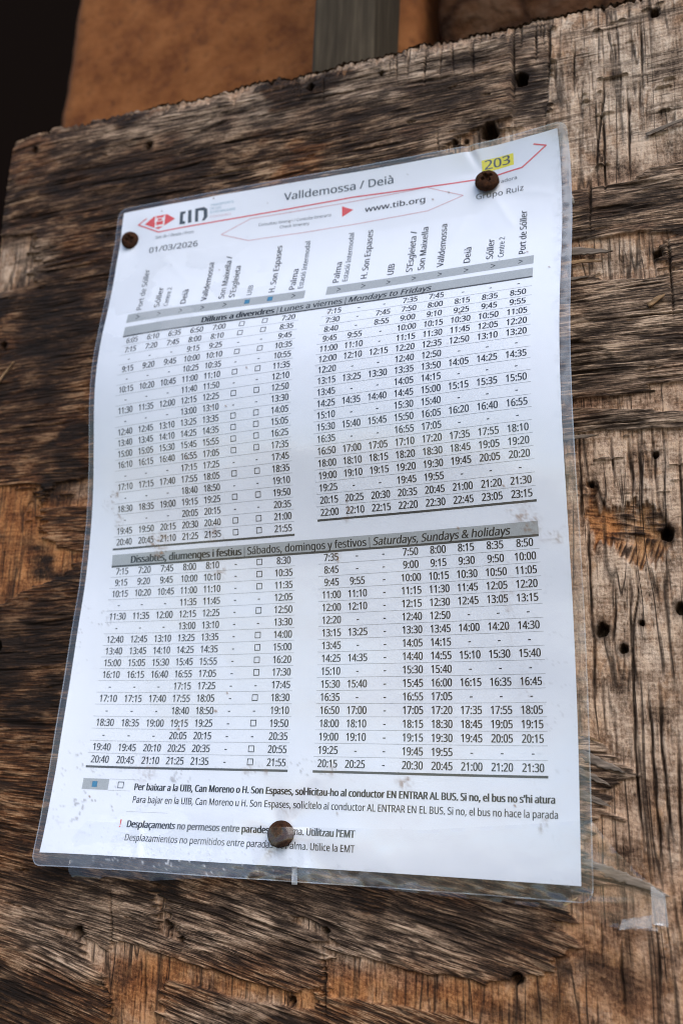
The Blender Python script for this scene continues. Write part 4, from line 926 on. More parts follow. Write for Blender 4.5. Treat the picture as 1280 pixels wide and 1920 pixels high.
LR = '''7:35 - - 7:50 8:00 8:15 8:35 8:50|8:45 - - 9:00 9:15 9:30 9:50 10:00|9:45 9:55 - 10:00 10:15 10:30 10:50 11:05|11:00 11:10 - 11:15 11:30 11:45 12:05 12:20|12:00 12:10 - 12:15 12:30 12:45 13:05 13:15|12:20 - - 12:40 12:50 - - -|13:15 13:25 - 13:30 13:45 14:00 14:20 14:30|13:45 - - 14:05 14:15 - - -|14:25 14:35 - 14:40 14:55 15:10 15:30 15:40|15:10 - - 15:30 15:40 - - -|15:30 15:40 - 15:45 16:00 16:15 16:35 16:45|16:35 - - 16:55 17:05 - - -|16:50 17:00 - 17:05 17:20 17:35 17:55 18:05|18:00 18:10 - 18:15 18:30 18:45 19:05 19:15|19:00 19:10 - 19:15 19:30 19:45 20:05 20:15|19:25 - - 19:45 19:55 - - -|20:15 20:25 - 20:30 20:45 21:00 21:20 21:30'''
def square(u, v, s, wd=.32, mat='black'):
    line([(u - s, v - s), (u + s, v - s), (u + s, v + s), (u - s, v + s), (u - s, v - s)], wd, mat)
for tab, c0, y0, ux in ((UL, 0, Y0, (12.8, 100.7)), (UR, 8, Y0, (111.0, 199.2)), (LL, 0, Y1, (12.8, 100.6)), (LR, 8, Y1, (110.8, 199.2))):
    rows = tab.split('|')
    for i, row in enumerate(rows):
        y = y0 + PITCH * i
        for j, s in enumerate(row.split()):
            if s == Q: square(CX[c0 + j], y, 1.12)
            elif s == D: quad_strip(CX[c0 + j] - .5, y + .15, CX[c0 + j] + .5, y + .5, 'black', .09)
            else: text(s, CX[c0 + j], y, 2.85, width=7.7 if len(s) == 5 else 6.1, bold=.020)
        if i < len(rows) - 1: line([(ux[0], y + PITCH / 2), (ux[1], y + PITCH / 2)], .16, 'rule')
    yb = y0 + PITCH * len(rows) - PITCH / 2 + .15
    quad_strip(ux[0], yb, ux[1], yb + .85, 'thick', .07)
# grey heading bars
quad_strip(12.8, 59.4, 100.9, 64.1, 'bar'); quad_strip(110.9, 59.2, 199.2, 64.1, 'bar')
quad_strip(12.8, 66.5, 199.2, 71.5, 'bar'); quad_strip(12.8, 71.4, 199.2, 72.15, 'thick', .07)
quad_strip(12.9, 173.5, 199.2, 178.5, 'bar'); quad_strip(12.9, 178.3, 199.2, 179.15, 'thick', .07)
def heading(parts, u, y, total):
    ws = []
    for s, b, sh in parts:
        p, _ = TC.setdefault((s, sh), raw_text(s, 0, sh)); ws.append((p[:, 0].min(), p[:, 0].max()))
    gap = .28; L = sum(b - a for a, b in ws) + gap * (len(parts) - 1); k = total / L
    for (s, b, sh), (a, c) in zip(parts, ws):
        text(s, u, y, 3.05, width=(c - a) * k, align='l', bold=b, shear=sh); u += (c - a + gap) * k
heading([('Dilluns a divendres', .050, .0), ('|', 0, 0), ('Lunes a viernes', .020, .0), ('|', 0, 0.001), ('Mondays to Fridays', .022, .2)], 53.5, 69.1, 104.5)
heading([('Dissabtes, diumenges i festius', .050, 0), ('|', 0, 0), ('Sábados, domingos y festivos', .020, 0), ('|', 0, .001), ('Saturdays, Sundays & holidays', .022, .2)], 22.8, 176.1, 166.0)
# arrows and request-stop squares in the upper bar
for j in range(16):
    if j in (5, 6):
        quad_strip(CX[j] - 1.15, 60.5, CX[j] + 1.15, 62.8, 'teal', .08); square(CX[j], 61.65, 1.15, .2, 'slate')
    else:
        line([(CX[j] - .75, 60.75), (CX[j] + .85, 61.75), (CX[j] - .75, 62.75)], .36, 'black')
# stop names, reading upwards
STOPS = [('Port de Sóller', 18.2, 22.8, 1), ('Sóller', 27.6, 11.4, 1), ('Centre 2', 32.3, 10.6, 0), ('Deià', 41.2, 8.0, 1), ('Valldemossa', 51.6, 21.8, 1), ('Son Maixella /', 60.3, 24.2, 1), ("S'Esgleieta", 65.4, 18.0, 1),
         ('UIB', 73.8, 5.7, 0), ('H. Son Espases', 84.5, 26.4, 1), ('Palma', 94.1, 12.0, 1), ('Estació Intermodal', 98.1, 27.0, 0),
         ('Palma', 114.3, 12.0, 1), ('Estació Intermodal', 118.5, 27.6, 0), ('H. Son Espases', 127.0, 27.6, 1), ('UIB', 138.8, 6.2, 1), ("S'Esgleieta /", 147.0, 23.4, 1), ('Son Maixella', 152.1, 24.4, 1), ('Valldemossa', 160.3, 24.3, 1),
         ('Deià', 171.6, 9.0, 1), ('Sóller', 181.1, 11.6, 1), ('Centre 2', 185.7, 11.6, 0), ('Port de Sóller', 194.3, 23.8, 1)]
for s, u, L, b in STOPS:
    text(s, u, 57.7 if u < 105 else 57.2, 2.75 if b else 2.3, 'black' if b else 'slate', width=L, align='l', bold=.018 if b else .010, rot=True)
# header
text('Valldemossa / Deià', 85.4, 6.4, 3.6, 'slate', width=51.8, align='l', bold=.016)
line([(13.6, 5.9), (9.3, 8.4), (21.4, 14.9), (118.1, 11.6), (173.6, 13.4), (193.9, 12.7), (204.6, 5.8), (199.5, 3.9)], .62, 'red')
shape([(13.0, 9.0), (17.8, 5.6), (25.1, 5.6), (29.8, 8.9), (21.3, 13.3)], 'red')
for a in ((18.9, 6.9, 23.6, 8.9), (19.2, 10.9, 23.9, 12.0)): quad_strip(*a, 'blank', .08)
for a in ((18.6, 5.9, 19.4, 9.2), (23.4, 6.0, 24.2, 12.2), (19.0, 9.2, 19.7, 12.2)): quad_strip(*a, 'blank', .08)
quad_strip(20.2, 7.4, 22.6, 8.5, 'red', .1)
shape([(32.1, 5.6), (34.9, 5.5), (34.9, 7.0), (33.9, 7.1), (34.2, 11.1), (35.4, 11.2), (35.5, 12.7), (32.5, 12.6)], 'slate')
shape([(36.3, 5.4), (38.1, 5.4), (38.8, 12.4), (37.0, 12.5)], 'slate')
shape([(40.0, 5.2), (44.6, 5.0), (46.5, 6.4), (47.0, 10.6), (45.6, 12.4), (44.2, 12.4), (45.0, 10.4), (44.6, 7.0), (43.2, 6.6), (41.8, 6.7), (42.3, 12.5), (40.7, 12.5)], 'slate')
text('TRANSPORTS', 47.9, 4.7, 1.1, 'pale', width=12.0, align='l', bold=.01); text('DE LES', 48.0, 6.6, 1.1, 'pale', width=5.6, align='l', bold=.01)
text('ILLES BALEARS', 48.2, 8.5, 1.1, 'pale', width=12.8, align='l', bold=.02); text('CONSORCI', 48.4, 11.0, 1.1, 'blush', width=10.6, align='l')
text('Des de / Desde / From', 20.4, 17.7, 1.6, 'slate', width=20.2, align='l')
text('01/03/2026', 17.7, 24.3, 2.9, 'slate', width=25.6, align='l', bold=.014)
line([(54.9, 21.2), (69.0, 14.9), (152.3, 12.9), (168.4, 20.0), (152.9, 24.6), (68.9, 26.2), (54.9, 21.2)], .26, 'pink')
text('Consultau itinerari / Consulte itinerario', 73.4, 18.7, 1.45, 'slate', width=35, align='l'); text('Check itinerary', 91.0, 21.3, 1.45, 'slate', width=14.2)
shape([(113.3, 15.2), (113.6, 20.6), (118.7, 17.8)], 'red')
text('www.tib.org', 124.2, 18.6, 2.7, 'black', width=27.4, align='l', bold=.018)
quad_strip(176.6, 5.2, 190.5, 10.4, 'marker', .04)
text('203', 183.4, 7.5, 3.9, 'slate', width=10.9, bold=.022)
text('Operadora', 178.5, 16.4, 1.5, 'black', width=13.0, align='l'); text('Grupo Ruiz', 174.0, 21.9, 2.6, 'black', width=20.2, align='l', bold=.006)
# footer
quad_strip(12.7, 267.5, 24.2, 271.8, 'bar'); quad_strip(17.0, 268.6, 19.1, 270.8, 'teal', .09); square(18.05, 269.7, 1.05, .2, 'slate')
square(29.6, 269.7, 1.15, .3, 'slate'); line([(24.4, 267.5), (37, 267.5)], .12, 'rule'); line([(24.4, 271.9), (34, 271.9)], .12, 'rule')
text("Per baixar a la UIB, Can Moreno o H. Son Espases, sol·licitau-ho al conductor EN ENTRAR AL BUS. Si no, el bus no s'hi atura", 35.9, 270.2, 2.55, width=165.5, align='l', bold=.038)
text('Para bajar en la UIB, Can Moreno u H. Son Espases, solicítelo al conductor AL ENTRAR EN EL BUS. Si no, el bus no hace la parada', 36.1, 275.1, 2.5, 'black', width=166.3, align='l', bold=.010)
text('!', 32.7, 284.4, 2.9, 'red', bold=.02)
text("Desplaçaments no permesos entre parades de Palma. Utilitzau l'EMT", 35.8, 284.5, 2.55, width=92.8, align='l', bold=.038)
text('Desplazamientos no permitidos entre paradas de Palma. Utilice la EMT', 36.0, 289.6, 2.5, width=92.8, align='l', bold=.010)
line([(34, 279.8), (52, 279.9)], .1, 'rule')
bpy.data.objects.remove(fo); bpy.data.curves.remove(fc)
# the sheet of paper under its print
def sheet_grid(u0, u1, v0, v1, step, off, rnd=0.0):
    us = np.linspace(u0, u1, int((u1 - u0) / step) + 1); vs = np.linspace(v0, v1, int((v1 - v0) / step) + 1)
    U, V = np.meshgrid(us, vs)
    if rnd:                                        # rounded corners
        cu = (u0 + u1) / 2
        over = np.maximum(np.maximum(v0 + rnd - V, V - (v1 - rnd)), 0)
        half = (u1 - u0) / 2 - (rnd - np.sqrt(np.maximum(rnd * rnd - over * over, 0)))
        U = cu + (U - cu) / ((u1 - u0) / 2) * half
    n, m = U.shape; idx = np.arange(n * m).reshape(n, m)
    F = np.stack([idx[:-1, :-1], idx[1:, :-1], idx[1:, 1:], idx[:-1, 1:]], -1).reshape(-1, 4)
    return U.ravel(), V.ravel(), sheet(U.ravel(), V.ravel(), off), F
U, V, S, F = sheet_grid(0, PW, 0, PH, 1.0, 0.0)
nP = len(S)
verts = np.concatenate([S] + PV)
faces = [tuple(f) for f in F.tolist()] + [tuple(i + nP for i in f) for f in PF]
midx = [0] * len(F) + PM
table = empty('laminated_timetable', 0, -150, 3)
tag(table, 'white laminated bus timetable of stops and times, buckled and screwed to the old board', 'timetable')
build('paper', verts, faces, PMATS, table, midx=midx)

def plastic(name, fres, rough, haze, dirt=False):
    t = NT(name)
    vec = t.coords(1000, 1000, 1000)
    bp = t.n('ShaderNodeBump', Strength=.12, Distance=.0006, Height=t.noise(vec, .22, 4, .5))
    ge = t.n('ShaderNodeNewGeometry')                       # Schlick reflectance of a thin film, alike from both sides
    dp = t.t.nodes.new('ShaderNodeVectorMath'); dp.operation = 'DOT_PRODUCT'
    t.link(bp.outputs[0], dp.inputs[0]); t.link(ge.outputs['Incoming'], dp.inputs[1])
    co = t.math('SUBTRACT', 1.0, t.math('ABSOLUTE', dp.outputs['Value']), True)
    fac = t.math('MULTIPLY', t.math('ADD', .042, t.math('MULTIPLY', .9, t.math('POWER', co, 5.0))), fres, True)
    tr = t.n('ShaderNodeBsdfTransparent'); tr.inputs[0].default_value = (.985, .987, .99, 1)
    gl = t.n('ShaderNodeBsdfGlossy', Roughness=rough, Normal=bp.outputs[0]); gl.inputs['Color'].default_value = (1, 1, 1, 1)
    df = t.n('ShaderNodeBsdfDiffuse'); df.inputs[0].default_value = (.66, .70, .76, 1)
    def mx(fa, a, b):
        n = t.n('ShaderNodeMixShader')
        if hasattr(fa, 'is_output'): t.link(fa, n.inputs[0])
        else: n.inputs[0].default_value = fa
        t.link(a, n.inputs[1]); t.link(b, n.inputs[2]); return n.outputs[0]
    sh = mx(haze, tr.outputs[0], df.outputs[0])
    if dirt:
        A = t.n('ShaderNodeAttribute', attribute_name='soil'); s = t.n('ShaderNodeSeparateColor', Color=A.outputs['Color'])
        d1 = t.n('ShaderNodeBsdfDiffuse'); d1.inputs[0].default_value = (.30, .165, .085, 1)
        d2 = t.n('ShaderNodeBsdfDiffuse'); d2.inputs[0].default_value = (.30, .28, .27, 1)
        d3 = t.n('ShaderNodeBsdfDiffuse'); d3.inputs[0].default_value = (.72, .74, .77, 1)  # pale layer: bubbles, milky film and painted sky reflections
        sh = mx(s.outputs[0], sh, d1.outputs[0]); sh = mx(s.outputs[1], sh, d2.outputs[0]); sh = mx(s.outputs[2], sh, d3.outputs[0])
    sh = mx(fac, sh, gl.outputs[0])
    return t.done(sh)
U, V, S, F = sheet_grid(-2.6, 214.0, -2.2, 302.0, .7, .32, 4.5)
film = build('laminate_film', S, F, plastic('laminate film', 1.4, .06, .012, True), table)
def rim_strip(inset0, inset1, off):
    # welded rim of the pouch: a narrow band that follows its rounded outline
    path = []
    for cu, cv, a0 in ((214.0, 302.0, 0), (-2.6, 302.0, 90), (-2.6, -2.2, 180), (214.0, -2.2, 270)):
        su = -1 if cu > 0 else 1; sv = -1 if cv > 0 else 1
        for k in range(9):
            a = math.radians(a0 + k * 11.25); path.append((cu + su * 4.5, cv + sv * 4.5, math.cos(a), math.sin(a)))
    ring = []
    for i, (a, b, ca, sa) in enumerate(path):
        ring.append((a, b, ca, sa)); a2, b2, c2, s2 = path[(i + 1) % len(path)]
        if (ca, sa) == (c2, s2) or abs(ca - c2) + abs(sa - s2) < 1e-6:
            n = max(1, int(math.hypot(a2 - a, b2 - b) / 1.2))
            ring += [(a + (a2 - a) * j / n, b + (b2 - b) * j / n, ca, sa) for j in range(1, n)]
    uu = np.array([[a + ca * (4.5 - d), b + sa * (4.5 - d)] for d in (inset0, inset1) for a, b, ca, sa in ring])
    n = len(ring); i = np.arange(n); j = (i + 1) % n
    return sheet(uu[:, 0], uu[:, 1], off), np.stack([i, j, n + j, n + i], 1)
S2, F2 = rim_strip(-.12, .30, .40)
build('sealed_rim', S2, F2, plastic('sealed rim', 2.2, .12, .20), table)
M = [Noise(200 + k) for k in range(8)]
def spots(L, sd=0):
    r = np.zeros(U.shape)
    wu = U + 2.5 * M[sd](U / 5, V / 5) + 1.2 * M[sd + 1](U / 1.8, V / 1.8); wv = V + 2.5 * M[sd + 1](U / 5, V / 5)
    for a, b, ra, rb, am in L: r = np.maximum(r, am * np.exp(-((wu - a) / ra) ** 2 - ((wv - b) / rb) ** 2))
    return r
grit = .5 + .5 * M[2](U / 1.1, V / 1.1) + .35 * M[3](U / 3, V / 3)
soil = spots([(35, 169.5, 4, 3, .8), (37, 173.5, 3.5, 2.5, .8), (63, 167, 1.2, 2.5, .6), (68, 171, 1, 2, .5), (66, 183, 3, 2.5, .5), (13.5, 148, 1.3, 5, .9), (15, 157, 1.0, 6, .5), (8, 150, 1.5, 3, .3),
              (124, 163, 1.2, 3, .7), (193, 170.5, 4, 2.4, .6), (196, 176, 4, 2, .7), (205, 180, 4, 2, .45), (119, 180.5, 1.6, 1.4, .5), (187, 205, 1.3, 12, .25), (191, 235, 1.2, 10, .18),
              (88, 262.5, 5, 1.3, .55), (147, 265.5, 2, 1.6, .6), (118, 262, 4, 1.5, .4), (98, 292, 3, 3, .35), (101, 277, 3, 2.5, .3), (197, 279, 1, 2, .5), (121, 277, .8, .8, .6), (112, 272, 1, .8, .5), (40, 264, 4, 4, .25)])
soil = np.clip(soil * sstep(.35, .85, grit) + .8 * sstep(.93, 1.0, M[4](U / 2.3, V / 2.3) + .15 * M[5](U / 40, V / 40)), 0, .8)
ring = np.abs(M[6](U / 14, V / 8) + .4 * M[7](U / 4, V / 3) - .05)
area = spots([(20, 277, 18, 8, 1), (10, 262, 10, 6, .8), (50, 268, 14, 6, .8), (8, 205, 8, 14, .6), (60, 262, 40, 4, .6), (110, 262, 14, 4, .7), (200, 235, 10, 40, .25), (190, 200, 6, 20, .3)])
edge = area * sstep(.030, .006, ring) * .55
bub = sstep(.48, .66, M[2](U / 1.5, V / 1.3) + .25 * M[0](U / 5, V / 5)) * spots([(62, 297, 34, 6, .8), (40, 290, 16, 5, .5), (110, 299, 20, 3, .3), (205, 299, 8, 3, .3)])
milk_glare = .17 * spots([(128, 299.5, 14, 2.2, 1), (150, 299.5, 5, 2, .7), (20, 299, 22, 4, .5), (213, 30, 3.2, 70, 2.7), (213, 118, 3, 22, 1.5), (213, 200, 3, 40, .4), (60, 299.6, 34, 2.5, .45)])  # milky margin; sky reflection along the right border is painted in here
glare = sstep(-.02, .05, M[6](U / 26, V / 13) + .30 * M[4](U / 9, V / 5) + .06 * M[5](U / 2.5, V / 2) - .05) * np.exp(-(((U - 34) / 42) ** 2 + ((V - 56) / 27) ** 2) ** 2)  # sky glare over the upper left rows, painted as pale wavy patches
glare = np.maximum(glare * .20, .16 * sstep(-.02, .05, M[7](U / 20, V / 10) + .2 * M[4](U / 6, V / 4)) * np.exp(-(((U - 62) / 46) ** 2 + ((V - 287) / 8) ** 2) ** 2))  # plus the same painted glare across the footer lines
milk_glare = np.maximum(milk_glare, glare)
film_attr = [np.clip(soil, 0, 1), np.clip(edge, 0, 1), np.clip(bub * .7 + milk_glare, 0, .8)]
attr(film, 'soil', film_attr)  # blue channel holds bubbles and painted glare beside the soil

# ------------------------------------------------------------------ clear packing tape across the foot of the sheet
def tape_patch(outline, name, mat, parent, lift, step=.9):
    a = np.array(outline); xs = np.arange(a[:, 0].min(), a[:, 0].max() + step, step); ys = np.arange(a[:, 1].min(), a[:, 1].max() + step, step)
    X, Y = np.meshgrid(xs, ys); sd = poly_sd(X, Y, outline)
    # sheet height under each point (sheet is nearly a graph over the board)
    u = X + 105.0; v = 147.2 - Y
    inside = (u > -2) & (u < 214) & (v < 302.3)
    zs = sheet(np.clip(u, -2, 213).ravel(), np.clip(v, 0, 302).ravel(), 0)[:, 2].reshape(X.shape)
    out_d = np.maximum(np.maximum(u - 213.5, -2.5 - u), v - 301.8)
    z = np.where(out_d <= 0, zs + lift, zs + lift + (1.4 - zs) * sstep(0, 22, out_d))
    sx, sy = screw_pos[2][0], screw_pos[2][1]
    r = np.hypot(X - sx, Y - sy)
    z = np.maximum(z, (zs + 6.4) - np.maximum(r - 4.2, 0) * .62)
    z += .08 * M[0](X / 12, Y / 7) * sstep(0, 6, out_d) + .05 * M[1](X / 5, Y / 5)
    V = np.stack([X, Y, z], -1).reshape(-1, 3); idx = np.arange(X.size).reshape(X.shape)
    # pull the rim vertices onto the outline
    keep = (sd < step * .75).ravel()
    gy, gx = np.gradient(sd, step)
    near = np.abs(sd) < step * .75; gl = np.maximum(np.hypot(gx, gy), .2)
    V[:, 0] -= np.where(near, sd * gx / gl, 0).ravel(); V[:, 1] -= np.where(near, sd * gy / gl, 0).ravel()
    F = np.stack([idx[:-1, :-1], idx[:-1, 1:], idx[1:, 1:], idx[1:, :-1]], -1).reshape(-1, 4)
    F = F[keep[F].all(1)]
    used = np.unique(F); mp = -np.ones(len(V), int); mp[used] = np.arange(len(used))
    o = build(name, V[used], mp[F], mat, parent, origin=tuple(V[used][0]) if parent is None else (0, 0, 0))
    return o
def screw_at(k):
    a, b = SCREWS[k]
    return sheet(np.array([a]), np.array([b]))[0]
screw_pos = [screw_at(k) for k in range(3)]
TAPE = [(-90.7, -141.2), (-86.5, -134.9), (-23.1, -134.0), (51.6, -132.4), (108.9, -126.9), (116.8, -137.0), (125.6, -145.5), (133.1, -150.3), (130.6, -160.6), (116.7, -159.7), (93.9, -155.1), (32.5, -152.9), (-13.1, -151.2), (-53.0, -155.0), (-73.0, -154.6), (-78.6, -158.4), (-84.9, -156.8), (-89.0, -153.1)]
FOLD = [[(126.1, -146.3), (130.4, -149.2), (131.0, -158.7), (126.1, -158.2)], [(117.2, -156.9), (126.0, -155.4), (126.0, -159.2), (116.2, -160.0)], [(1.0, -147.0), (3.0, -147.1), (3.6, -153.3), (1.4, -153.4)]]
tape = empty('packing_tape', 20, -158, 2)
tag(tape, 'clear packing tape stuck over the foot of the timetable and onto the bare wood', 'tape')
tape_mat = plastic('packing tape', .85, .10, .008)
fold_mat = plastic('doubled tape', 1.6, .18, .26)
tape_patch(TAPE, 'tape_film', tape_mat, tape, .75)
for fp in FOLD: tape_patch(fp, 'folded_end', fold_mat, tape, 1.0, .6)

# ------------------------------------------------------------------ rusty screws
def rust_mat():
    t = NT('rusty steel')
    v = t.coords(1000, 1000, 1000)
    n = t.noise(v, .55, 6, .65); n2 = t.noise(v, 2.4, 4, .6)
    c = t.ramp(n, [(.25, (.012, .006, .004)), (.46, (.036, .017, .010)), (.60, (.062, .026, .013)), (.75, (.13, .048, .018))])
    c = t.mix(t.math('MULTIPLY', n2, .4), c, (.030, .015, .009))
    b = t.n('ShaderNodeBsdfPrincipled', Roughness=.85); b.inputs['Specular IOR Level'].default_value = .06; t.link(c, b.inputs['Base Color'])
    bp = t.n('ShaderNodeBump', Strength=.5, Distance=.0004, Height=t.math('ADD', n, n2)); t.link(bp.outputs[0], b.inputs['Normal'])
    return t.done(b.outputs[0])
rust = rust_mat()
def make_screw(k, rad, tilt_up, tilt_side, turn, label, height=3.2, slot=.62):
    x, y, z = screw_pos[k]
    root = empty('screw', x, y, z)
    tag(root, label, 'screw', 'rusty screws holding the timetable')
    ns, nr = 72, 26
    V = []; F = []
    prof = []
    for i in range(nr):                     # domed head: rim, shoulder, dome
        t = i / (nr - 1); r = rad * t
        h = height * (1 - .34 * t ** 2 - .16 * t ** 6)
        if t > .93: h -= height * .30 * ((t - .93) / .07) ** 2
        prof.append((r, h))
    prof += [(rad * 1.0, height * .10), (rad * .94, -.05), (rad * .5, -.25), (0, -.3)]
    for r, h in prof:
        for s in range(ns):
            a = 2 * math.pi * s / ns; px, py = r * math.cos(a), r * math.sin(a)
            hh = h
            ca, sa = math.cos(turn), math.sin(turn); qx, qy = px * ca + py * sa, -px * sa + py * ca
            if h > .5:                       # cross recess
                e = .17 * rad; L = .50 * rad
                cross = max(float(sstep(e * 1.15, e * .55, abs(qy))) * float(sstep(L * 1.1, L * .8, abs(qx))), float(sstep(e * 1.15, e * .55, abs(qx))) * float(sstep(L * 1.1, L * .8, abs(qy))))
                hh -= cross * height * slot * (1 - .35 * r / L if r < L else .65)
                hh += .10 * float(PN[3](np.array([px * .9 + k * 7]), np.array([py * .9]))[0])
            V.append((px, py, hh))
    m = len(prof)
    for i in range(m - 1):
        for s in range(ns):
            s2 = (s + 1) % ns
            F.append((i * ns + s, (i + 1) * ns + s, (i + 1) * ns + s2, i * ns + s2))
    rot = Matrix.Rotation(-tilt_up, 3, 'X') @ Matrix.Rotation(tilt_side, 3, 'Y')
    W = [rot @ Vector(p) for p in V]
    W = [(p.x + x, p.y + y, p.z + z + .75) for p in W]
    build('screw_head', W, F, rust, root, origin=(x, y, z))
    # shank through sheet into the wood
    SV, SF = [], []
    hs = [.6, 0, -2, -4, -8, -14]
    for i, h in enumerate(hs):
        for s in range(20):
            a = 2 * math.pi * s / 20; q = rot @ Vector((rad * .42 * (1 if i < 5 else .4) * math.cos(a), rad * .42 * (1 if i < 5 else .4) * math.sin(a), h))
            SV.append((q.x + x, q.y + y, q.z + z))
    for i in range(len(hs) - 1):
        for s in range(20):
            s2 = (s + 1) % 20; SF.append((i * 20 + s, (i + 1) * 20 + s, (i + 1) * 20 + s2, i * 20 + s2))
    build('shank', SV, SF, rust, root, origin=(x, y, z))
    return root
make_screw(0, 4.3, math.radians(-8), math.radians(16), .25, 'small rusty cross head screw by the date and red bus logo', 2.2)
make_screw(1, 5.1, math.radians(10), math.radians(6), .5, 'rusty domed screw under the yellow highlighted number 203', 3.8)
make_screw(2, 5.0, math.radians(26), math.radians(8), .1, 'rusty screw through the footer lines, under clear tape', 4.4, .22)

# ------------------------------------------------------------------ what stands behind the board
def rough_wall(name, x0, x1, y0, y1, z, depth, mat, amp, label, cat, seed, step=6.0):
    xs = np.linspace(x0, x1, int((x1 - x0) / step) + 1); ys = np.linspace(y0, y1, int((y1 - y0) / step) + 1)
    X, Y = np.meshgrid(xs, ys); n = Noise(seed)
    Z = z + amp * fbm(n, X / 60, Y / 60, 4)
    ex = sstep(x0 + 10, x0, X) + sstep(x1 - 10, x1, X); Z -= 5 * ex ** 2
    X = X + sstep(x0 + 20, x0, X) * amp * 1.2 * n(Y / 25, Y * 0)
    V = np.stack([X, Y, Z], -1).reshape(-1, 3); i = np.arange(X.size).reshape(X.shape)
    F = [tuple(f) for f in np.stack([i[:-1, :-1], i[:-1, 1:], i[1:, 1:], i[1:, :-1]], -1).reshape(-1, 4).tolist()]
    ring = np.concatenate([i[0, :], i[1:, -1], i[-1, -2::-1], i[-2:0:-1, 0]])
    B = V[ring].copy(); B[:, 2] = z - depth; b0 = len(V); m = len(ring)
    for k in range(m): F.append((int(ring[k]), b0 + k, b0 + (k + 1) % m, int(ring[(k + 1) % m])))
    F.append(tuple(b0 + k for k in range(m))[::-1])
    o = build(name, np.concatenate([V, B]), F, mat, origin=((x0 + x1) / 2, y0, z))
    return tag(o, label, cat)
def ochre():
    t = NT('ochre sandstone'); v = t.coords(1000, 1000, 1000)
    a = t.noise(v, .030, 8, .7); b_ = t.noise(v, .11, 6, .7)
    c = t.ramp(a, [(.36, (.115, .037, .011)), (.5, (.195, .069, .020)), (.7, (.27, .105, .034))])
    c = t.mix(t.math('MULTIPLY', t.math('SUBTRACT', .47, b_), 5, True), c, (.085, .032, .013))
    b = t.n('ShaderNodeBsdfPrincipled', Roughness=.9); b.inputs['Specular IOR Level'].default_value = .15; t.link(c, b.inputs['Base Color'])
    bp = t.n('ShaderNodeBump', Strength=.6, Distance=.003, Height=b_); t.link(bp.outputs[0], b.inputs['Normal'])
    return t.done(b.outputs[0])
def stone():
    t = NT('brown rubble stone'); v = t.coords(1000, 1000, 1000)
    a = t.noise(v, .02, 5, .6); b_ = t.noise(v, .10, 5, .6)
    c = t.ramp(a, [(.3, (.030, .013, .007)), (.5, (.075, .034, .016)), (.65, (.095, .052, .030))])
    vo = t.n('ShaderNodeTexVoronoi', Vector=v, Scale=.022, feature='DISTANCE_TO_EDGE')
    c = t.mix(t.math('MULTIPLY', t.math('SUBTRACT', .10, vo.outputs[0]), 9, True), c, (.02, .009, .005))
    c = t.mix(t.math('MULTIPLY', t.math('SUBTRACT', b_, .5), 3, True), c, (.11, .068, .044))
    b = t.n('ShaderNodeBsdfPrincipled', Roughness=.9); b.inputs['Specular IOR Level'].default_value = .05; t.link(c, b.inputs['Base Color'])
    bp = t.n('ShaderNodeBump', Strength=.8, Distance=.006, Height=t.math('ADD', b_, t.math('MINIMUM', vo.outputs[0], .12))); t.link(bp.outputs[0], b.inputs['Normal'])
    return t.done(b.outputs[0])
rough_wall('stone_pillar', -256, 2, -420, 640, -120, 200, ochre(), 1.5, 'ochre brown sandstone pillar behind the top left of the board', 'pillar', 61)
rough_wall('rubble_wall', 14, 420, -420, 640, -128, 180, stone(), 5.0, 'brown rubble stone wall behind the board beyond the metal post', 'wall', 62)
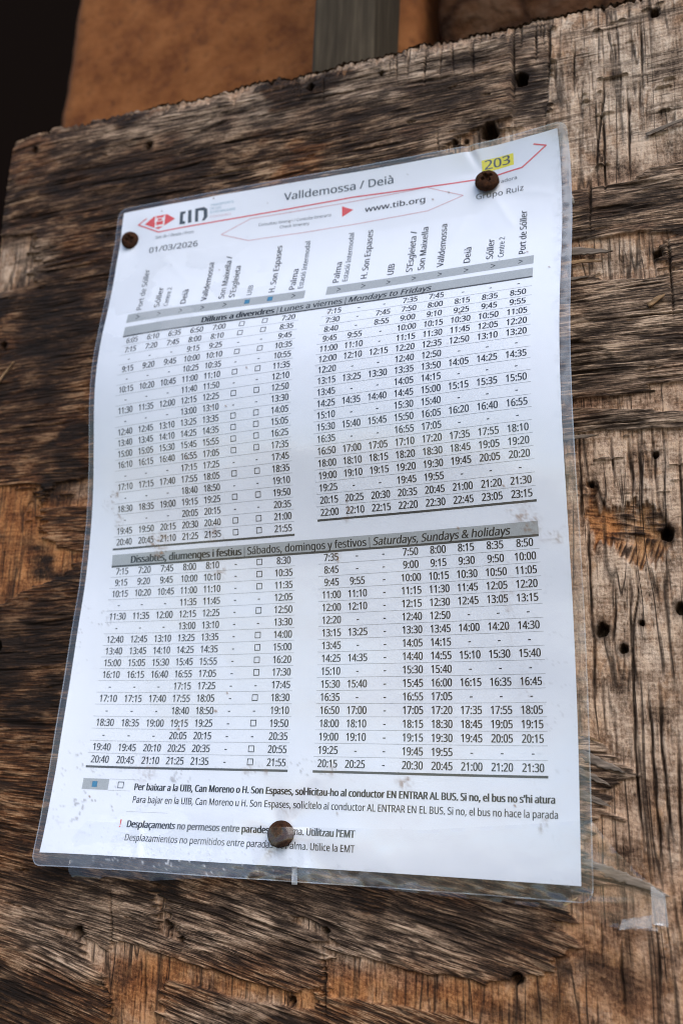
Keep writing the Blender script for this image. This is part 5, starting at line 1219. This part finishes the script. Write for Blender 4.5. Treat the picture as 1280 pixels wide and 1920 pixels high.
# green-grey post
def post_mat():
    t = NT('green grey painted post'); v = t.coords(400, 400, 25)
    n = t.noise(v, 1, 4); n2 = t.noise(t.coords(90, 90, 40), 1, 4)
    c = t.ramp(n, [(.3, (.032, .024, .015)), (.55, (.054, .041, .026)), (.75, (.080, .062, .040))])
    c = t.mix(t.math('MULTIPLY', t.math('SUBTRACT', n2, .5), 3, True), c, (.045, .035, .022))
    b = t.n('ShaderNodeBsdfPrincipled', Roughness=.75); b.inputs['Specular IOR Level'].default_value = .1; t.link(c, b.inputs['Base Color'])
    return t.done(b.outputs[0])
def bar(x0, x1, y0, y1, z0, z1, r, mat, name):
    prof = []
    for cx, cz, a0 in ((x1 - r, z1 - r, 0), (x0 + r, z1 - r, 90), (x0 + r, z0 + r, 180), (x1 - r, z0 + r, 270)):
        for k in range(5):
            a = math.radians(a0 + k * 22.5); prof.append((cx + r * math.cos(a), cz + r * math.sin(a)))
    ys = [y0 + (y1 - y0) * k / 40 for k in range(41)]; n = len(prof); V = []; F = []; rr = random.Random(5)
    for y in ys:
        j = rr.uniform(-.25, .25)
        V += [(px + j, y, pz) for px, pz in prof]
    for i in range(40):
        for k in range(n): F.append((i * n + k, i * n + (k + 1) % n, (i + 1) * n + (k + 1) % n, (i + 1) * n + k)[::-1])
    F.append(tuple(range(n))); F.append(tuple(range(40 * n, 41 * n))[::-1])
    return build(name, V, F, mat, origin=((x0 + x1) / 2, y0, (z0 + z1) / 2))
tag(bar(-21.0, 12.0, -420, 640, -62, -20.5, 2.0, post_mat(), 'support_post'), 'weathered green grey square post standing right behind the board', 'post')
# dark passage behind the pillar: its back wall, deep shade painted as near-black colour
dark = plain('interior plaster in shade colour', (.006, .0035, .0025), .95, .02)
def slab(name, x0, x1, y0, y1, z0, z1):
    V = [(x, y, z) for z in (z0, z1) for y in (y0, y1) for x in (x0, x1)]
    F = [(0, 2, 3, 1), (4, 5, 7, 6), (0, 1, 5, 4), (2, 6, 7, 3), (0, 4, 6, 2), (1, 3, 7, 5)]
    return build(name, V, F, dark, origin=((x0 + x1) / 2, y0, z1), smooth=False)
tag(slab('back_wall', -2200, -100, -1400, 2000, -1060, -1000), 'near-black back wall seen left of the ochre pillar, shade put into its colour', 'wall')
